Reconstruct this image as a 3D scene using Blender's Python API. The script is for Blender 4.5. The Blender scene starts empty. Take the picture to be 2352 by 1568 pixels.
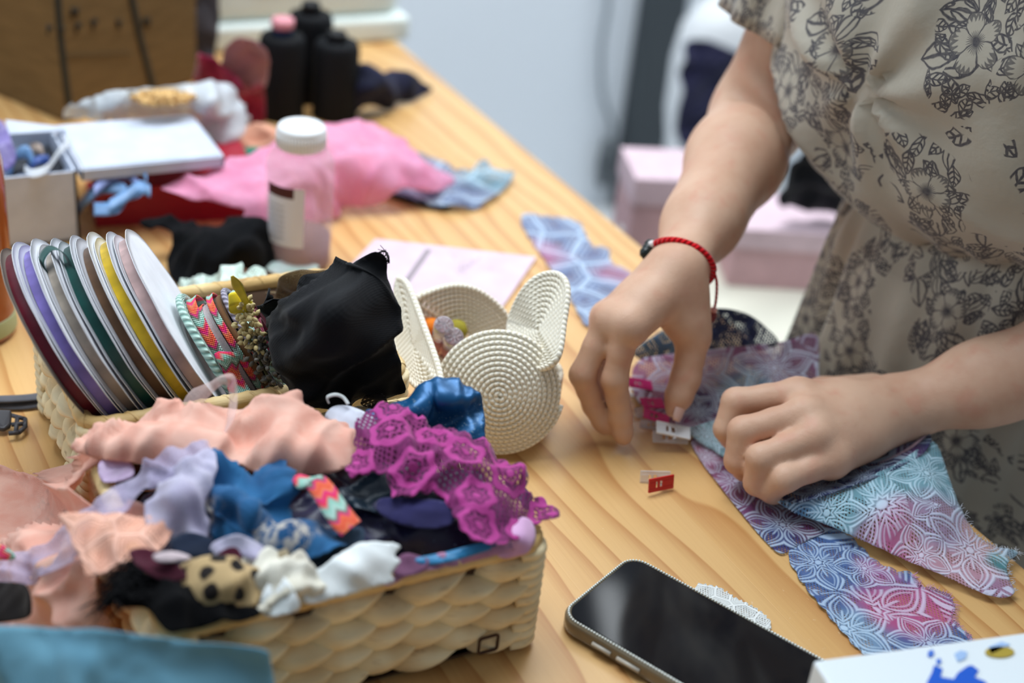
# A sewing work table: baskets of ribbons and lace scraps, a person clipping lace.
import bpy, bmesh, math, random
import numpy as np
from mathutils import Vector, noise as mnoise
from mathutils.geometry import delaunay_2d_cdt

PI = math.pi
TT = 0.75            # table top height; all coordinates below are measured from the table top
SC = bpy.context.scene
COL = SC.collection

# ------------------------------------------------------------------ camera
CAM_H, FOCAL, PITCH, YAW = 0.62, 3267.0, math.radians(30.0), math.radians(30.4)
CX, CY = 1176.0, 784.0
_s = (524.0 - CX) / (FOCAL / math.tan(PITCH)); _c = math.sqrt(1 - _s * _s)      # slight roll
_h = np.array([math.sin(YAW), math.cos(YAW), 0.0]); _r = np.array([math.cos(YAW), -math.sin(YAW), 0.0])
_up = np.array([0, 0, 1.0])
CF = _h * math.cos(PITCH) - _up * math.sin(PITCH)
_u0 = _up * math.cos(PITCH) + _h * math.sin(PITCH)
CR = _c * _r - _s * _u0
CU = _s * _r + _c * _u0
CC = np.array([0, 0, CAM_H])
cam = bpy.data.cameras.new('camera'); camo = bpy.data.objects.new('camera', cam); COL.objects.link(camo)
from mathutils import Matrix
camo.matrix_world = Matrix(((CR[0], CU[0], -CF[0], 0), (CR[1], CU[1], -CF[1], 0), (CR[2], CU[2], -CF[2], CAM_H + TT), (0, 0, 0, 1)))
cam.sensor_width = 36.0; cam.lens = 36.0 * FOCAL / 2352.0; cam.clip_start = 0.02; cam.clip_end = 60
cam.dof.use_dof = True; cam.dof.focus_distance = 0.985; cam.dof.aperture_fstop = 2.9
SC.camera = camo

# ------------------------------------------------------------------ light
SC.view_settings.view_transform = 'Standard'; SC.view_settings.look = 'None'
SC.view_settings.gamma = 1.0; SC.view_settings.use_curve_mapping = False
SC.view_settings.exposure = 0.0
W = bpy.data.worlds.new('world'); SC.world = W; W.use_nodes = True
W.node_tree.nodes['Background'].inputs[0].default_value = (0.74, 0.87, 1.0, 1)
W.node_tree.nodes['Background'].inputs[1].default_value = 0.25
def area(name, loc, aim, sx, sy, power, col):
    l = bpy.data.lights.new(name, 'AREA'); l.shape = 'RECTANGLE'; l.size = sx; l.size_y = sy
    l.energy = power; l.color = col
    o = bpy.data.objects.new(name, l); COL.objects.link(o)
    o.location = (loc[0], loc[1], loc[2] + TT)
    d = Vector(aim) - Vector(loc); o.rotation_euler = d.to_track_quat('-Z', 'Y').to_euler()
    return o
area('ceiling_light', (.42, 1.25, 1.85), (.35, .75, 0), 1.5, 1.0, 46, (0.87, 0.94, 1.0))
area('window_light', (-1.6, 1.7, 1.2), (0.3, 0.8, 0.0), 1.3, 1.1, 13, (0.78, 0.90, 1.0))
area('back_ceiling_light', (1.9, 1.8, 1.85), (1.6, 2.4, 0), 1.6, 0.6, 34, (0.92, 0.97, 1.0))

# ------------------------------------------------------------------ picture <-> place
def ray(px, py):
    return CF + CR * ((px - CX) / FOCAL) - CU * ((py - CY) / FOCAL)
def P(px, py, z=0.0):
    d = ray(px, py); return CC + d * ((z - CAM_H) / d[2])
def PX(px, py, x):
    d = ray(px, py); return CC + d * (x / d[0])
def PY(px, py, y):
    d = ray(px, py); return CC + d * (y / d[1])
def PT(px, py, t):
    return CC + ray(px, py) * t
def proj(p):
    v = np.asarray(p, float) - CC; w = v @ CF
    return CX + FOCAL * (v @ CR) / w, CY - FOCAL * (v @ CU) / w

# ------------------------------------------------------------------ objects
WL = {}
def tag(o, label=None, cat=None, group=None, kind=None):
    if label: o['label'] = label
    if cat: o['category'] = cat
    if group: o['group'] = group
    if kind: o['kind'] = kind
    return o
def thing(name, label, cat, loc, group=None):
    o = bpy.data.objects.new(name, None); COL.objects.link(o); o.empty_display_size = 0.02
    loc = np.array(loc, float); WL[o.name] = loc; o.location = (loc[0], loc[1], loc[2] + TT)
    return tag(o, label, cat, group)

class MB:
    def __init__(s): s.v = []; s.f = []; s.m = []; s.n = 0; s.uv = []
    def add(s, v, f, uv=None, mi=0):
        if isinstance(uv, int): uv, mi = None, uv
        v = np.asarray(v, float).reshape(-1, 3)
        s.v.append(v); s.f += [[i + s.n for i in q] for q in f]; s.m += [mi] * len(f)
        s.uv.append(np.asarray(uv, float).reshape(-1, 2) if uv is not None else v[:, :2].copy())
        s.n += len(v); return s
    def all(s): return np.concatenate(s.v)
def put(name, mb, mats, parent=None, smooth=True, solid=0.0, bevel=0.0, sub=0, offset=-1, auto=None):
    v = mb.all(); uv = np.concatenate(mb.uv)
    if parent is not None: org = WL[parent.name]
    else: org = np.array([v[:, 0].mean(), v[:, 1].mean(), v[:, 2].min()])
    me = bpy.data.meshes.new(name)
    me.from_pydata((v - org).tolist(), [], mb.f)
    ul = me.uv_layers.new(name='UVMap')
    li = np.empty(len(me.loops), np.int32); me.loops.foreach_get('vertex_index', li)
    ul.data.foreach_set('uv', uv[li].astype(np.float32).ravel())
    if not isinstance(mats, (list, tuple)): mats = [mats]
    for m in mats: me.materials.append(m)
    if len(mats) > 1: me.polygons.foreach_set('material_index', np.array(mb.m, np.int32))
    if smooth:
        me.polygons.foreach_set('use_smooth', [True] * len(me.polygons))
        if auto: me.set_sharp_from_angle(angle=math.radians(auto))
    me.update()
    o = bpy.data.objects.new(name, me); COL.objects.link(o); WL[o.name] = org
    if parent is not None: o.parent = parent
    else: o.location = (org[0], org[1], org[2] + TT)
    if bevel:
        b = o.modifiers.new('bevel', 'BEVEL'); b.width = bevel; b.segments = 3; b.limit_method = 'ANGLE'; b.angle_limit = math.radians(40)
    if solid:
        b = o.modifiers.new('solid', 'SOLIDIFY'); b.thickness = solid; b.offset = offset
    if sub:
        b = o.modifiers.new('sub', 'SUBSURF'); b.levels = sub; b.render_levels = sub
    return o

# ------------------------------------------------------------------ shapes
def rotz(a):
    c, s = math.cos(a), math.sin(a); return np.array([[c, -s, 0], [s, c, 0], [0, 0, 1.0]])
def rotx(a):
    c, s = math.cos(a), math.sin(a); return np.array([[1.0, 0, 0], [0, c, -s], [0, s, c]])
def roty(a):
    c, s = math.cos(a), math.sin(a); return np.array([[c, 0, s], [0, 1.0, 0], [-s, 0, c]])
def box(x0, x1, y0, y1, z0, z1):
    v = [(x, y, z) for z in (z0, z1) for y in (y0, y1) for x in (x0, x1)]
    f = [(0, 2, 3, 1), (4, 5, 7, 6), (0, 1, 5, 4), (2, 6, 7, 3), (0, 4, 6, 2), (1, 3, 7, 5)]
    return np.array(v, float), f
def frame_of(n):
    n = np.array(n, float); n /= np.linalg.norm(n)
    a = np.cross(n, [0, 0, 1.0] if abs(n[2]) < .9 else [1.0, 0, 0]); a /= np.linalg.norm(a)
    return a, np.cross(n, a), n
def tube(path, r, n=8, closed=False, caps=True, flat=1.0, up=None, twist=0.0):
    path = np.asarray(path, float); m = len(path)
    r = np.broadcast_to(np.asarray(r, float), (m,))
    if closed: t = np.roll(path, -1, 0) - np.roll(path, 1, 0)
    else: t = np.gradient(path, axis=0)
    t /= np.maximum(np.linalg.norm(t, axis=1), 1e-9)[:, None]
    a = np.array(up if up is not None else ([0, 0, 1.0] if abs(t[0][2]) < .9 else [1.0, 0, 0]), float)
    v = []; uv = []; L = 0
    for i in range(m):
        if up is not None: a = np.array(up, float)
        a = a - t[i] * (a @ t[i]); a /= max(np.linalg.norm(a), 1e-9); b = np.cross(t[i], a)
        if i: L += np.linalg.norm(path[i] - path[i - 1])
        for k in range(n):
            q = 2 * PI * k / n + twist * L
            v.append(path[i] + r[i] * (math.cos(q) * a * flat + math.sin(q) * b)); uv.append((L, k / n))
    f = []
    for i in range(m if closed else m - 1):
        j = (i + 1) % m
        for k in range(n):
            l = (k + 1) % n; f.append((i * n + k, i * n + l, j * n + l, j * n + k))
    if caps and not closed:
        f.append(tuple(range(n))[::-1]); f.append(tuple((m - 1) * n + k for k in range(n)))
    return np.array(v), f, uv
def lathe(prof, c, n=40, axis=(0, 0, 1)):
    a, b, ax = frame_of(axis)
    v = []; f = []; uv = []
    for j, (r, z) in enumerate(prof):
        for k in range(n):
            q = 2 * PI * k / n; v.append(np.array(c) + r * (math.cos(q) * a + math.sin(q) * b) + z * ax); uv.append((k / n, z))
    for j in range(len(prof) - 1):
        for k in range(n):
            l = (k + 1) % n; f.append((j * n + k, j * n + l, (j + 1) * n + l, (j + 1) * n + k))
    if prof[0][0] > 1e-6: f.append(tuple(range(n))[::-1])
    if prof[-1][0] > 1e-6: f.append(tuple((len(prof) - 1) * n + k for k in range(n)))
    return np.array(v), f, uv
def smooth_path(pts, n=10, closed=False):
    p = np.asarray(pts, float); m = len(p); out = []
    for i in range(m if closed else m - 1):
        if closed: a, b, c, d = p[(i - 1) % m], p[i], p[(i + 1) % m], p[(i + 2) % m]
        else: a, b, c, d = p[max(i - 1, 0)], p[i], p[i + 1], p[min(i + 2, m - 1)]
        for k in range(n):
            t = k / n
            out.append(.5 * (2 * b + (c - a) * t + (2 * a - 5 * b + 4 * c - d) * t * t + (3 * b - a - 3 * c + d) * t ** 3))
    if not closed: out.append(p[-1])
    return np.array(out)
def strip(path, w, side, nw=4, bow=0.0, smooth=8):
    """flat ribbon along a path; side = width direction per control point (or one)"""
    path = np.asarray(path, float); side = np.asarray(side, float)
    if side.ndim == 1: side = np.repeat(side[None], len(path), 0)
    w = np.broadcast_to(np.asarray(w, float), (len(path),))
    pp = smooth_path(path, smooth); ss = smooth_path(side, smooth); ww = smooth_path(np.stack([w, w, w], 1), smooth)[:, 0]
    v = []; uv = []; L = 0
    for i in range(len(pp)):
        if i: L += np.linalg.norm(pp[i] - pp[i - 1])
        s = ss[i] / max(np.linalg.norm(ss[i]), 1e-9)
        t = pp[min(i + 1, len(pp) - 1)] - pp[max(i - 1, 0)]; nn = np.cross(s, t); nn /= max(np.linalg.norm(nn), 1e-9)
        for k in range(nw + 1):
            q = k / nw - .5; v.append(pp[i] + s * q * ww[i] + nn * bow * (q * q * 4 - 1)); uv.append((L, q * ww[i]))
    f = [(i * (nw + 1) + k, i * (nw + 1) + k + 1, (i + 1) * (nw + 1) + k + 1, (i + 1) * (nw + 1) + k)
         for i in range(len(pp) - 1) for k in range(nw)]
    return np.array(v), f, uv
def extrude(poly, h, flip=False):
    """prism from a planar loop of 3-d points along vector h"""
    p = np.asarray(poly, float); n = len(p); v = np.concatenate([p, p + np.asarray(h, float)])
    f = [tuple(range(n))[::-1], tuple(range(n, 2 * n))] + [(i, (i + 1) % n, n + (i + 1) % n, n + i) for i in range(n)]
    return v, f
def rrect(cx, cy, w, d, r, n=6):
    out = []
    for qx, qy, a0 in ((1, 1, 0), (-1, 1, 90), (-1, -1, 180), (1, -1, 270)):
        for k in range(n + 1):
            a = math.radians(a0 + 90 * k / n)
            out.append((cx + qx * (w / 2 - r) + r * math.cos(a), cy + qy * (d / 2 - r) + r * math.sin(a)))
    return out
def n3(p, s, o=0.0): return mnoise.noise(Vector((p[0] * s + o, p[1] * s - o, p[2] * s + 2 * o)))

# ------------------------------------------------------------------ draped cloth
def inpoly(pts, poly):
    x, y = pts[:, 0], pts[:, 1]; ins = np.zeros(len(pts), bool); j = len(poly) - 1
    for i in range(len(poly)):
        xi, yi = poly[i]; xj, yj = poly[j]
        c = ((yi > y) != (yj > y)) & (x < (xj - xi) * (y - yi) / ((yj - yi) if yj != yi else 1e-9) + xi)
        ins ^= c; j = i
    return ins
def tpar(c):
    px, py, z = c[:3]; d = ray(px, py)
    if isinstance(z, tuple): k, val = z; return {'x': val / d[0], 'y': val / d[1], 't': val}[k] if k != 't' else val
    return (z - CAM_H) / d[2]
def cloth(name, outline, mat, inner=(), res=7.5, fold=0.004, fscale=22.0, fine=0.0016, fscale2=110.0, thick=0.0006,
          jag=0.0, round_=True, parent=None, seed=0, minz=0.0012, fdir=None, frill=None, solid=True):
    """a draped piece of fabric: its outline and a few inner points carry their own heights above the table"""
    rng = random.Random(seed); fscale = fscale * 1.6 if fold > .002 else fscale
    ctl = list(outline) + list(inner)
    X = np.array([(c[0] / 100.0, c[1] / 100.0) for c in ctl]); T = np.array([tpar(c) for c in ctl])
    D = np.linalg.norm(X[:, None] - X[None], axis=2)
    K = np.where(D > 1e-9, D * D * np.log(np.maximum(D, 1e-9)), 0) + np.eye(len(X)) * 0.02
    A = np.zeros((len(X) + 3,) * 2); A[:len(X), :len(X)] = K
    A[:len(X), len(X):] = np.c_[np.ones(len(X)), X]; A[len(X):, :len(X)] = A[:len(X), len(X):].T
    wt = np.linalg.solve(A, np.r_[T, 0, 0, 0])
    def tt(q):
        q = np.asarray(q, float) / 100.0
        d = np.linalg.norm(q[:, None] - X[None], axis=2)
        k = np.where(d > 1e-9, d * d * np.log(np.maximum(d, 1e-9)), 0)
        return np.clip(k @ wt[:len(X)] + wt[len(X)] + q @ wt[len(X) + 1:], T.min() - .03, T.max() + .03)
    o2 = np.array([c[:2] for c in outline], float)
    if round_: o2 = smooth_path(o2, 8, True)
    per = np.linalg.norm(np.roll(o2, -1, 0) - o2, axis=1); cum = np.r_[0, np.cumsum(per)]
    nb = max(12, int(cum[-1] / res)); s = np.arange(nb) * cum[-1] / nb
    o3 = np.r_[o2, o2[:1]]
    b = np.c_[np.interp(s, cum, o3[:, 0]), np.interp(s, cum, o3[:, 1])]
    tg = np.roll(b, -1, 0) - np.roll(b, 1, 0); tg /= np.maximum(np.linalg.norm(tg, axis=1), 1e-9)[:, None]
    nrm = np.c_[tg[:, 1], -tg[:, 0]]
    if jag: b = b + nrm * np.array([rng.uniform(-jag, jag) for _ in range(nb)])[:, None]
    if frill: b = b + nrm * (frill[0] * np.abs(np.sin(s * PI / frill[1])))[:, None]
    x0, y0 = b.min(0); x1, y1 = b.max(0)
    gx, gy = np.meshgrid(np.arange(x0, x1, res), np.arange(y0, y1, res * .87))
    gx = gx + (np.arange(gx.shape[0]) % 2)[:, None] * res / 2
    g = np.c_[gx.ravel(), gy.ravel()]; g = g[inpoly(g, b)]
    if len(g):
        dm = np.full(len(g), 1e9)
        for i in range(0, len(b), 64): dm = np.minimum(dm, np.linalg.norm(g[:, None] - b[None, i:i + 64], axis=2).min(1))
        g = g[dm > res * .55]
    allp = np.r_[b, g]
    r = delaunay_2d_cdt([Vector(q) for q in allp], [], [list(range(nb))], 1, 1e-4)
    v2 = np.array([(q[0], q[1]) for q in r[0]]); F = [list(q) for q in r[2]]
    t = tt(v2)
    dirs = CF[None] + CR[None] * ((v2[:, :1] - CX) / FOCAL) - CU[None] * ((v2[:, 1:] - CY) / FOCAL)
    p = CC[None] + dirs * t[:, None]
    # unfolded coordinates of the fabric
    c0 = p.mean(0); q = p - c0; _, _, vt = np.linalg.svd(q, full_matrices=False)
    n0 = vt[2] if vt[2] @ (CC - c0) > 0 else -vt[2]
    e1 = np.array([1.0, 0, 0]) - n0 * n0[0]; e1 /= np.linalg.norm(e1); e2 = np.cross(n0, e1)
    uv = np.c_[q @ e1, q @ e2]
    fa = np.array(F); cr = np.cross(p[fa[:, 1]] - p[fa[:, 0]], p[fa[:, 2]] - p[fa[:, 0]])
    N = np.zeros_like(p)
    for k in range(3): np.add.at(N, fa[:, k], cr)
    N /= np.maximum(np.linalg.norm(N, axis=1), 1e-12)[:, None]
    if (N @ n0).mean() < 0: N = -N; F = [f[::-1] for f in F]
    fd = fdir if fdir is not None else rng.uniform(0, PI)
    ca, sa = math.cos(fd), math.sin(fd); off = seed * 3.7
    disp = np.empty(len(p)); f2 = fd + 1.1; cb, sb = math.cos(f2), math.sin(f2)
    for i in range(len(p)):
        a_, b_ = uv[i]
        wx = .014 * mnoise.noise((a_ * 20 + off, b_ * 20, 1.0)); wy = .014 * mnoise.noise((a_ * 20 - off, b_ * 20, 5.0))
        u = (a_ + wx) * ca + (b_ + wy) * sa; w = -(a_ + wx) * sa + (b_ + wy) * ca
        m = 1 - abs(mnoise.noise((u * fscale, w * fscale * .32, off))) * 2.6
        u2 = (a_ + wx) * cb + (b_ + wy) * sb; w2 = -(a_ + wx) * sb + (b_ + wy) * cb
        m2 = 1 - abs(mnoise.noise((u2 * fscale * 2.1, w2 * fscale * .6, off + 9))) * 2.6
        k = mnoise.noise((u * fscale2 + off, w * fscale2 * .6, 7.0))
        disp[i] = fold * (1.25 * m + .6 * m2 - .5) + fine * k
    p = p + N * disp[:, None]
    p[:, 2] = np.maximum(p[:, 2], minz)
    mb = MB(); mb.add(p, F, uv)
    o = put(name, mb, mat, parent, solid=thick if solid else 0)
    o['_'] = 0; del o['_']
    CLOTH[o.name] = (c0, e1, e2)
    return o
CLOTH = {}
V = lambda *a: np.array(a, float)
Z1 = V(0, 0, 1.0)
def lerp(a, b, t): return a + (b - a) * t
# ------------------------------------------------------------------ node expressions
def lin(r, g, b):
    f = lambda c: (c / 255.0) / 12.92 if c <= 10.3 else (((c / 255.0) + .055) / 1.055) ** 2.4
    return (f(r), f(g), f(b), 1.0)
class E:
    """a float socket with arithmetic"""
    def __init__(s, T, k): s.T = T; s.k = k
    def _m(s, op, *a, clamp=False):
        n = s.T.nodes.new('ShaderNodeMath'); n.operation = op; n.use_clamp = clamp
        for i, x in enumerate((s,) + a):
            if isinstance(x, E): s.T.links.new(x.k, n.inputs[i])
            else: n.inputs[i].default_value = float(x)
        return E(s.T, n.outputs[0])
    def __add__(s, o): return s._m('ADD', o)
    __radd__ = __add__
    def __mul__(s, o): return s._m('MULTIPLY', o)
    __rmul__ = __mul__
    def __sub__(s, o): return s._m('SUBTRACT', o)
    def __rsub__(s, o): return (s * -1.0) + o
    def __truediv__(s, o): return s._m('DIVIDE', o)
    def __neg__(s): return s * -1.0
    def sin(s): return s._m('SINE')
    def cos(s): return s._m('COSINE')
    def abs(s): return s._m('ABSOLUTE')
    def frac(s): return s._m('FRACT')
    def floor(s): return s._m('FLOOR')
    def sqrt(s): return s._m('SQRT')
    def pow(s, e): return s._m('POWER', e)
    def min(s, o): return s._m('MINIMUM', o)
    def max(s, o): return s._m('MAXIMUM', o)
    def lt(s, o): return s._m('LESS_THAN', o)
    def gt(s, o): return s._m('GREATER_THAN', o)
    def atan2(s, o): return s._m('ARCTAN2', o)
    def clamp(s): return s._m('ADD', 0.0, clamp=True)
    def step(s, a, b):
        """smooth ramp from 0 at a to 1 at b"""
        n = s.T.nodes.new('ShaderNodeMapRange'); n.interpolation_type = 'SMOOTHSTEP'
        s.T.links.new(s.k, n.inputs[0]); n.inputs[1].default_value = a; n.inputs[2].default_value = b
        return E(s.T, n.outputs[0])
class Mat:
    def __init__(s, name, rough=.6, spec=.4, metal=0, sheen=0, trans=0, coat=0, ior=1.45, sss=0):
        s.m = bpy.data.materials.new(name); s.m.use_nodes = True; s.T = s.m.node_tree
        s.b = s.T.nodes['Principled BSDF']; s.out = s.T.nodes['Material Output']
        i = s.b.inputs; i['Roughness'].default_value = rough; i['Specular IOR Level'].default_value = spec
        i['Metallic'].default_value = metal; i['Sheen Weight'].default_value = sheen
        i['Transmission Weight'].default_value = trans; i['Coat Weight'].default_value = coat; i['IOR'].default_value = ior
        if sheen: i['Sheen Roughness'].default_value = .4
        if sss:
            i['Subsurface Weight'].default_value = sss; i['Subsurface Radius'].default_value = (1.0, .35, .2); i['Subsurface Scale'].default_value = .006
    def nd(s, t, **kw):
        n = s.T.nodes.new(t)
        for k, v in kw.items(): setattr(n, k, v)
        return n
    def sock(s, n, name, v):
        if isinstance(v, E): s.T.links.new(v.k, n.inputs[name])
        elif hasattr(v, 'is_output'): s.T.links.new(v, n.inputs[name])
        else: n.inputs[name].default_value = v
    def coord(s, kind='UV'):
        return s.nd('ShaderNodeTexCoord').outputs[kind] if kind != 'POS' else s.nd('ShaderNodeNewGeometry').outputs['Position']
    def xyz(s, v):
        n = s.nd('ShaderNodeSeparateXYZ'); s.T.links.new(v, n.inputs[0]); return [E(s.T, o) for o in n.outputs]
    def vec(s, x, y, z=0.0):
        n = s.nd('ShaderNodeCombineXYZ')
        for k, q in zip('XYZ', (x, y, z)): s.sock(n, k, q)
        return n.outputs[0]
    def noise(s, v, scale, detail=2, rough=.5, dist=0):
        n = s.nd('ShaderNodeTexNoise'); s.T.links.new(v, n.inputs['Vector'])
        n.inputs['Scale'].default_value = scale; n.inputs['Detail'].default_value = detail
        n.inputs['Roughness'].default_value = rough; n.inputs['Distortion'].default_value = dist
        return E(s.T, n.outputs[0])
    def voro(s, v, scale, feature='F1', rnd=1.0, dims='2D'):
        n = s.nd('ShaderNodeTexVoronoi', feature=feature, voronoi_dimensions=dims); s.T.links.new(v, n.inputs['Vector'])
        n.inputs['Scale'].default_value = scale; n.inputs['Randomness'].default_value = rnd
        return n
    def mix(s, f, a, b):
        n = s.nd('ShaderNodeMix', data_type='RGBA'); n.clamp_factor = True
        s.sock(n, 0, f); s.sock(n, 6, a); s.sock(n, 7, b); return n.outputs[2]
    def ramp(s, f, stops):
        n = s.nd('ShaderNodeValToRGB'); r = n.color_ramp; s.T.links.new(f.k, n.inputs[0])
        while len(r.elements) > 1: r.elements.remove(r.elements[-1])
        r.elements[0].position = stops[0][0]; r.elements[0].color = stops[0][1]
        for p, c in stops[1:]: e = r.elements.new(p); e.color = c
        return n.outputs[0]
    def color(s, c):
        s.sock(s.b, 'Base Color', c); return s
    def set(s, name, v): s.sock(s.b, name, v); return s
    def bump(s, h, strength=.3, dist=.001):
        n = s.nd('ShaderNodeBump'); n.inputs['Strength'].default_value = strength; n.inputs['Distance'].default_value = dist
        s.T.links.new(h.k, n.inputs['Height']); s.T.links.new(n.outputs[0], s.b.inputs['Normal']); return s
    def translucent(s, f, col):
        t = s.nd('ShaderNodeBsdfTranslucent'); s.sock(t, 'Color', col)
        m = s.nd('ShaderNodeMixShader'); s.sock(m, 0, f); s.T.links.new(s.b.outputs[0], m.inputs[1]); s.T.links.new(t.outputs[0], m.inputs[2])
        s.T.links.new(m.outputs[0], s.out.inputs[0]); return s
    def alpha(s, f):
        """see-through fabric: f = cover"""
        t = s.nd('ShaderNodeBsdfTransparent'); m = s.nd('ShaderNodeMixShader'); s.sock(m, 0, f)
        src = s.out.inputs[0].links[0].from_socket
        s.T.links.new(t.outputs[0], m.inputs[1]); s.T.links.new(src, m.inputs[2]); s.T.links.new(m.outputs[0], s.out.inputs[0]); return s
def plain(name, rgb, rough=.5, **k):
    return Mat(name, rough, **k).color(lin(*rgb)).m
def fabric(name, rgb, rgb2=None, rough=.85, sheen=.25, vs=30, weave=.0011, wb=.25, cover=None, transl=0.0, spec=.25, cs=120, metal=0, cb=.25):
    """woven cloth: two shades of the dye, a weave and small creases; cover < 1 for sheer cloth"""
    M = Mat(name, rough, spec, sheen=sheen, metal=metal); uv = M.coord(); x, y, _ = M.xyz(uv)
    rgb2 = rgb2 or tuple(int(c * .86) for c in rgb)
    n = M.noise(uv, vs, 3, .55)
    col = M.mix(n.step(.35, .68), lin(*rgb), lin(*rgb2)); M.color(col)
    w = (x * (2 * PI / weave)).sin() * (y * (2 * PI / weave)).sin()
    M.bump(w * wb + M.noise(uv, cs, 3, .6) * (cb * 6), .35, .0008)
    if transl: M.translucent(transl, col)
    if cover is not None:
        g = M.noise(uv, 900, 1, .5) * .5 + M.noise(uv, 45, 2, .5) * .5
        M.alpha(g.step(.5 - cover * .5, 1.05 - cover * .6) if False else (g - .5) * .8 + cover)
    return M.m
def flower(M, x, y, cx, cy, R, n, rot=0.0, w=.16):
    """line drawing of a petalled lace flower; returns (lines, inside)"""
    dx = x - cx; dy = y - cy
    r = (dx * dx + dy * dy).sqrt() / R; th = dy.atan2(dx) + rot
    a = ((th * (n / (2 * PI)) + 40.0).frac() - .5) * (2 * PI / n)
    px = r * a.cos(); py = r * a.sin(); wd = 1.15 * math.tan(PI / n) * .55
    t_ = (px - .53) / .47; e = py.abs() / wd + t_ * t_ * (1.0 - .25 * t_)
    l1 = 1.0 - (e - .95).abs().step(0.0, w * 1.3)
    l2 = (1.0 - (e - .62).abs().step(0.0, w)).max((1.0 - (e - .36).abs().step(0.0, w * .7)) * .7)
    mid = (1.0 - (py.abs() / wd).step(.02, .12)) * px.step(.1, .2) * (1.0 - px.step(.45, .55))
    core = 1.0 - r.step(.05, .11)
    return l1.max(l2 * .8).max(mid * .7).max(core), 1.0 - r.step(.97, 1.03)
def lace(name, base, blobs, flowers, line=1.25, pale=(205, 225, 240), hole=.0026, cell=26, cover=.86, ground=.62, seed=0.0, dark=.30, vor=1.0, bloom=None):
    """dyed stretch lace: net ground with holes, raised petals; blobs = dye (uv x, uv y, radius, colour)"""
    M = Mat(name, .75, .25, sheen=.2); uv0 = M.coord(); x0, y0, _ = M.xyz(uv0)
    nz = M.noise(uv0, 26, 2, .5); nz2 = M.noise(M.vec(x0 + 5.3, y0 - 2.1), 26, 2, .5)
    x = x0 + (nz - .5) * .010 + seed; y = y0 + (nz2 - .5) * .010
    v = M.voro(M.vec(x, y), cell, 'DISTANCE_TO_EDGE', .85); d = E(M.T, v.outputs['Distance'])
    lines = (1.0 - (d - .03).abs().step(.02, .07)).max((1.0 - (d - .17).abs().step(.01, .05)) * .75).max((1.0 - (d - .29).abs().step(.01, .05)) * .5) * vor
    keep = None
    xf = x0 + (nz - .5) * .006; yf = y0 + (nz2 - .5) * .006
    for f in flowers:
        l, i = flower(M, xf, yf, *f)
        lines = lines * (1.0 - i) + l * i
    if bloom:                       # small round blossoms scattered over the net
        bv = M.voro(M.vec(xf, yf), bloom, 'F1', .55); bp = M.xyz(bv.outputs['Position']); bc_ = M.xyz(bv.outputs['Color'])
        dx = (xf - bp[0]) * bloom; dy = (yf - bp[1]) * bloom; r = (dx * dx + dy * dy).sqrt(); th_ = dy.atan2(dx) + bc_[0] * 6.28
        R_ = .36 + (th_ * 6.0).cos() * .035 + bc_[1] * .06
        lines = lines.max(1.0 - (r - R_).abs().step(.05, .11)).max((1.0 - r.step(.07, .12))).max((1.0 - (r - R_ * .5).abs().step(.01, .05)) * .5).max((1.0 - r.step(.2, .9)) * ((th_ * 6.0).cos().step(.85, .97)) * .6)
    col = M.mix(0.0, lin(*base), lin(*base))
    xb = x0 + (nz - .5) * .03; yb = y0 + (nz2 - .5) * .03
    for bx, by, br, bc in blobs:
        dd = ((xb - bx) * (xb - bx) + (yb - by) * (yb - by)).sqrt() / br
        col = M.mix(1.0 - dd.step(.35, 1.1), col, lin(*bc))
    th = M.noise(uv0, 420, 2, .6)
    lite = M.mix(.62, col, lin(*pale)); net = M.mix(dark, col, (0.02, 0.025, .06, 1)) if dark else col
    c = M.mix((lines * line * (.75 + th * .5)).clamp(), net if dark else col, lite)
    M.color(c)
    hx = (x0 * (PI / hole) + (y0 * (PI / hole)).floor() * .0); hy = y0 * (PI / hole * .62)
    dots = (hx + hy).sin().abs() * (hx - hy).sin().abs()
    net_on = (1.0 - lines).step(.45, .75) * M.noise(uv0, 60, 1).step(.40, .50)
    holes = dots.step(.50, .62) * net_on
    M.bump(lines * 1.0 + th * .4, .6, .0008)
    M.alpha(((1.0 - holes * .92) * (ground + (cover - ground) * lines + .0)).clamp())
    return M.m

# ------------------------------------------------------------------ materials
def wood():
    M = Mat('pine_boards', .38, .6, coat=.35); M.set('Coat Roughness', .22); p = M.coord('POS'); x, y, z = M.xyz(p)
    pl = (x / .118 + .31).floor(); off = pl * 7.13
    wob = M.noise(M.vec(x * 4.0 + off, y * 1.1 + off, 0.0), 1.6, 2, .5) * 7.0 + M.noise(M.vec(x * 9.0, y * 5.0, off), 1.0, 2, .5) * .5
    f = (x * 42.0 + wob * .75 + y * 1.2).frac()
    late = f.pow(3.0) * (1.0 - f.step(.93, 1.0)); 
    fib = M.noise(M.vec(x * 420.0, y * 9.0, 0.0), 1.0, 3, .6)
    tone = M.noise(M.vec(pl * 3.7, y * .15, 0.0), 1.0, 0)
    c = M.mix(tone, lin(224, 184, 126), lin(212, 166, 104))
    c = M.mix(late * .80 + (fib - .5) * .4, c, lin(172, 108, 48))
    kn = M.voro(M.vec(x * 1.0, y * .55), 5.2, 'F1', 1.0); kd = E(M.T, kn.outputs['Distance'])
    c = M.mix((1.0 - kd.step(.01, .04)) * .0, c, lin(120, 66, 28))
    dust = M.noise(p, 330, 2, .5).step(.70, .78) * M.noise(p, 12, 1).step(.48, .62)
    c = M.mix(dust * .35, c, lin(240, 225, 200))
    M.color(c); seam = ((x / .118 + .31).frac() - .5).abs().step(.494, .5)
    M.bump(fib * .5 + late * .3 - seam * 1.5, .12, .0006); M.set('Roughness', .30 + fib * .14)
    return M.m
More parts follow.
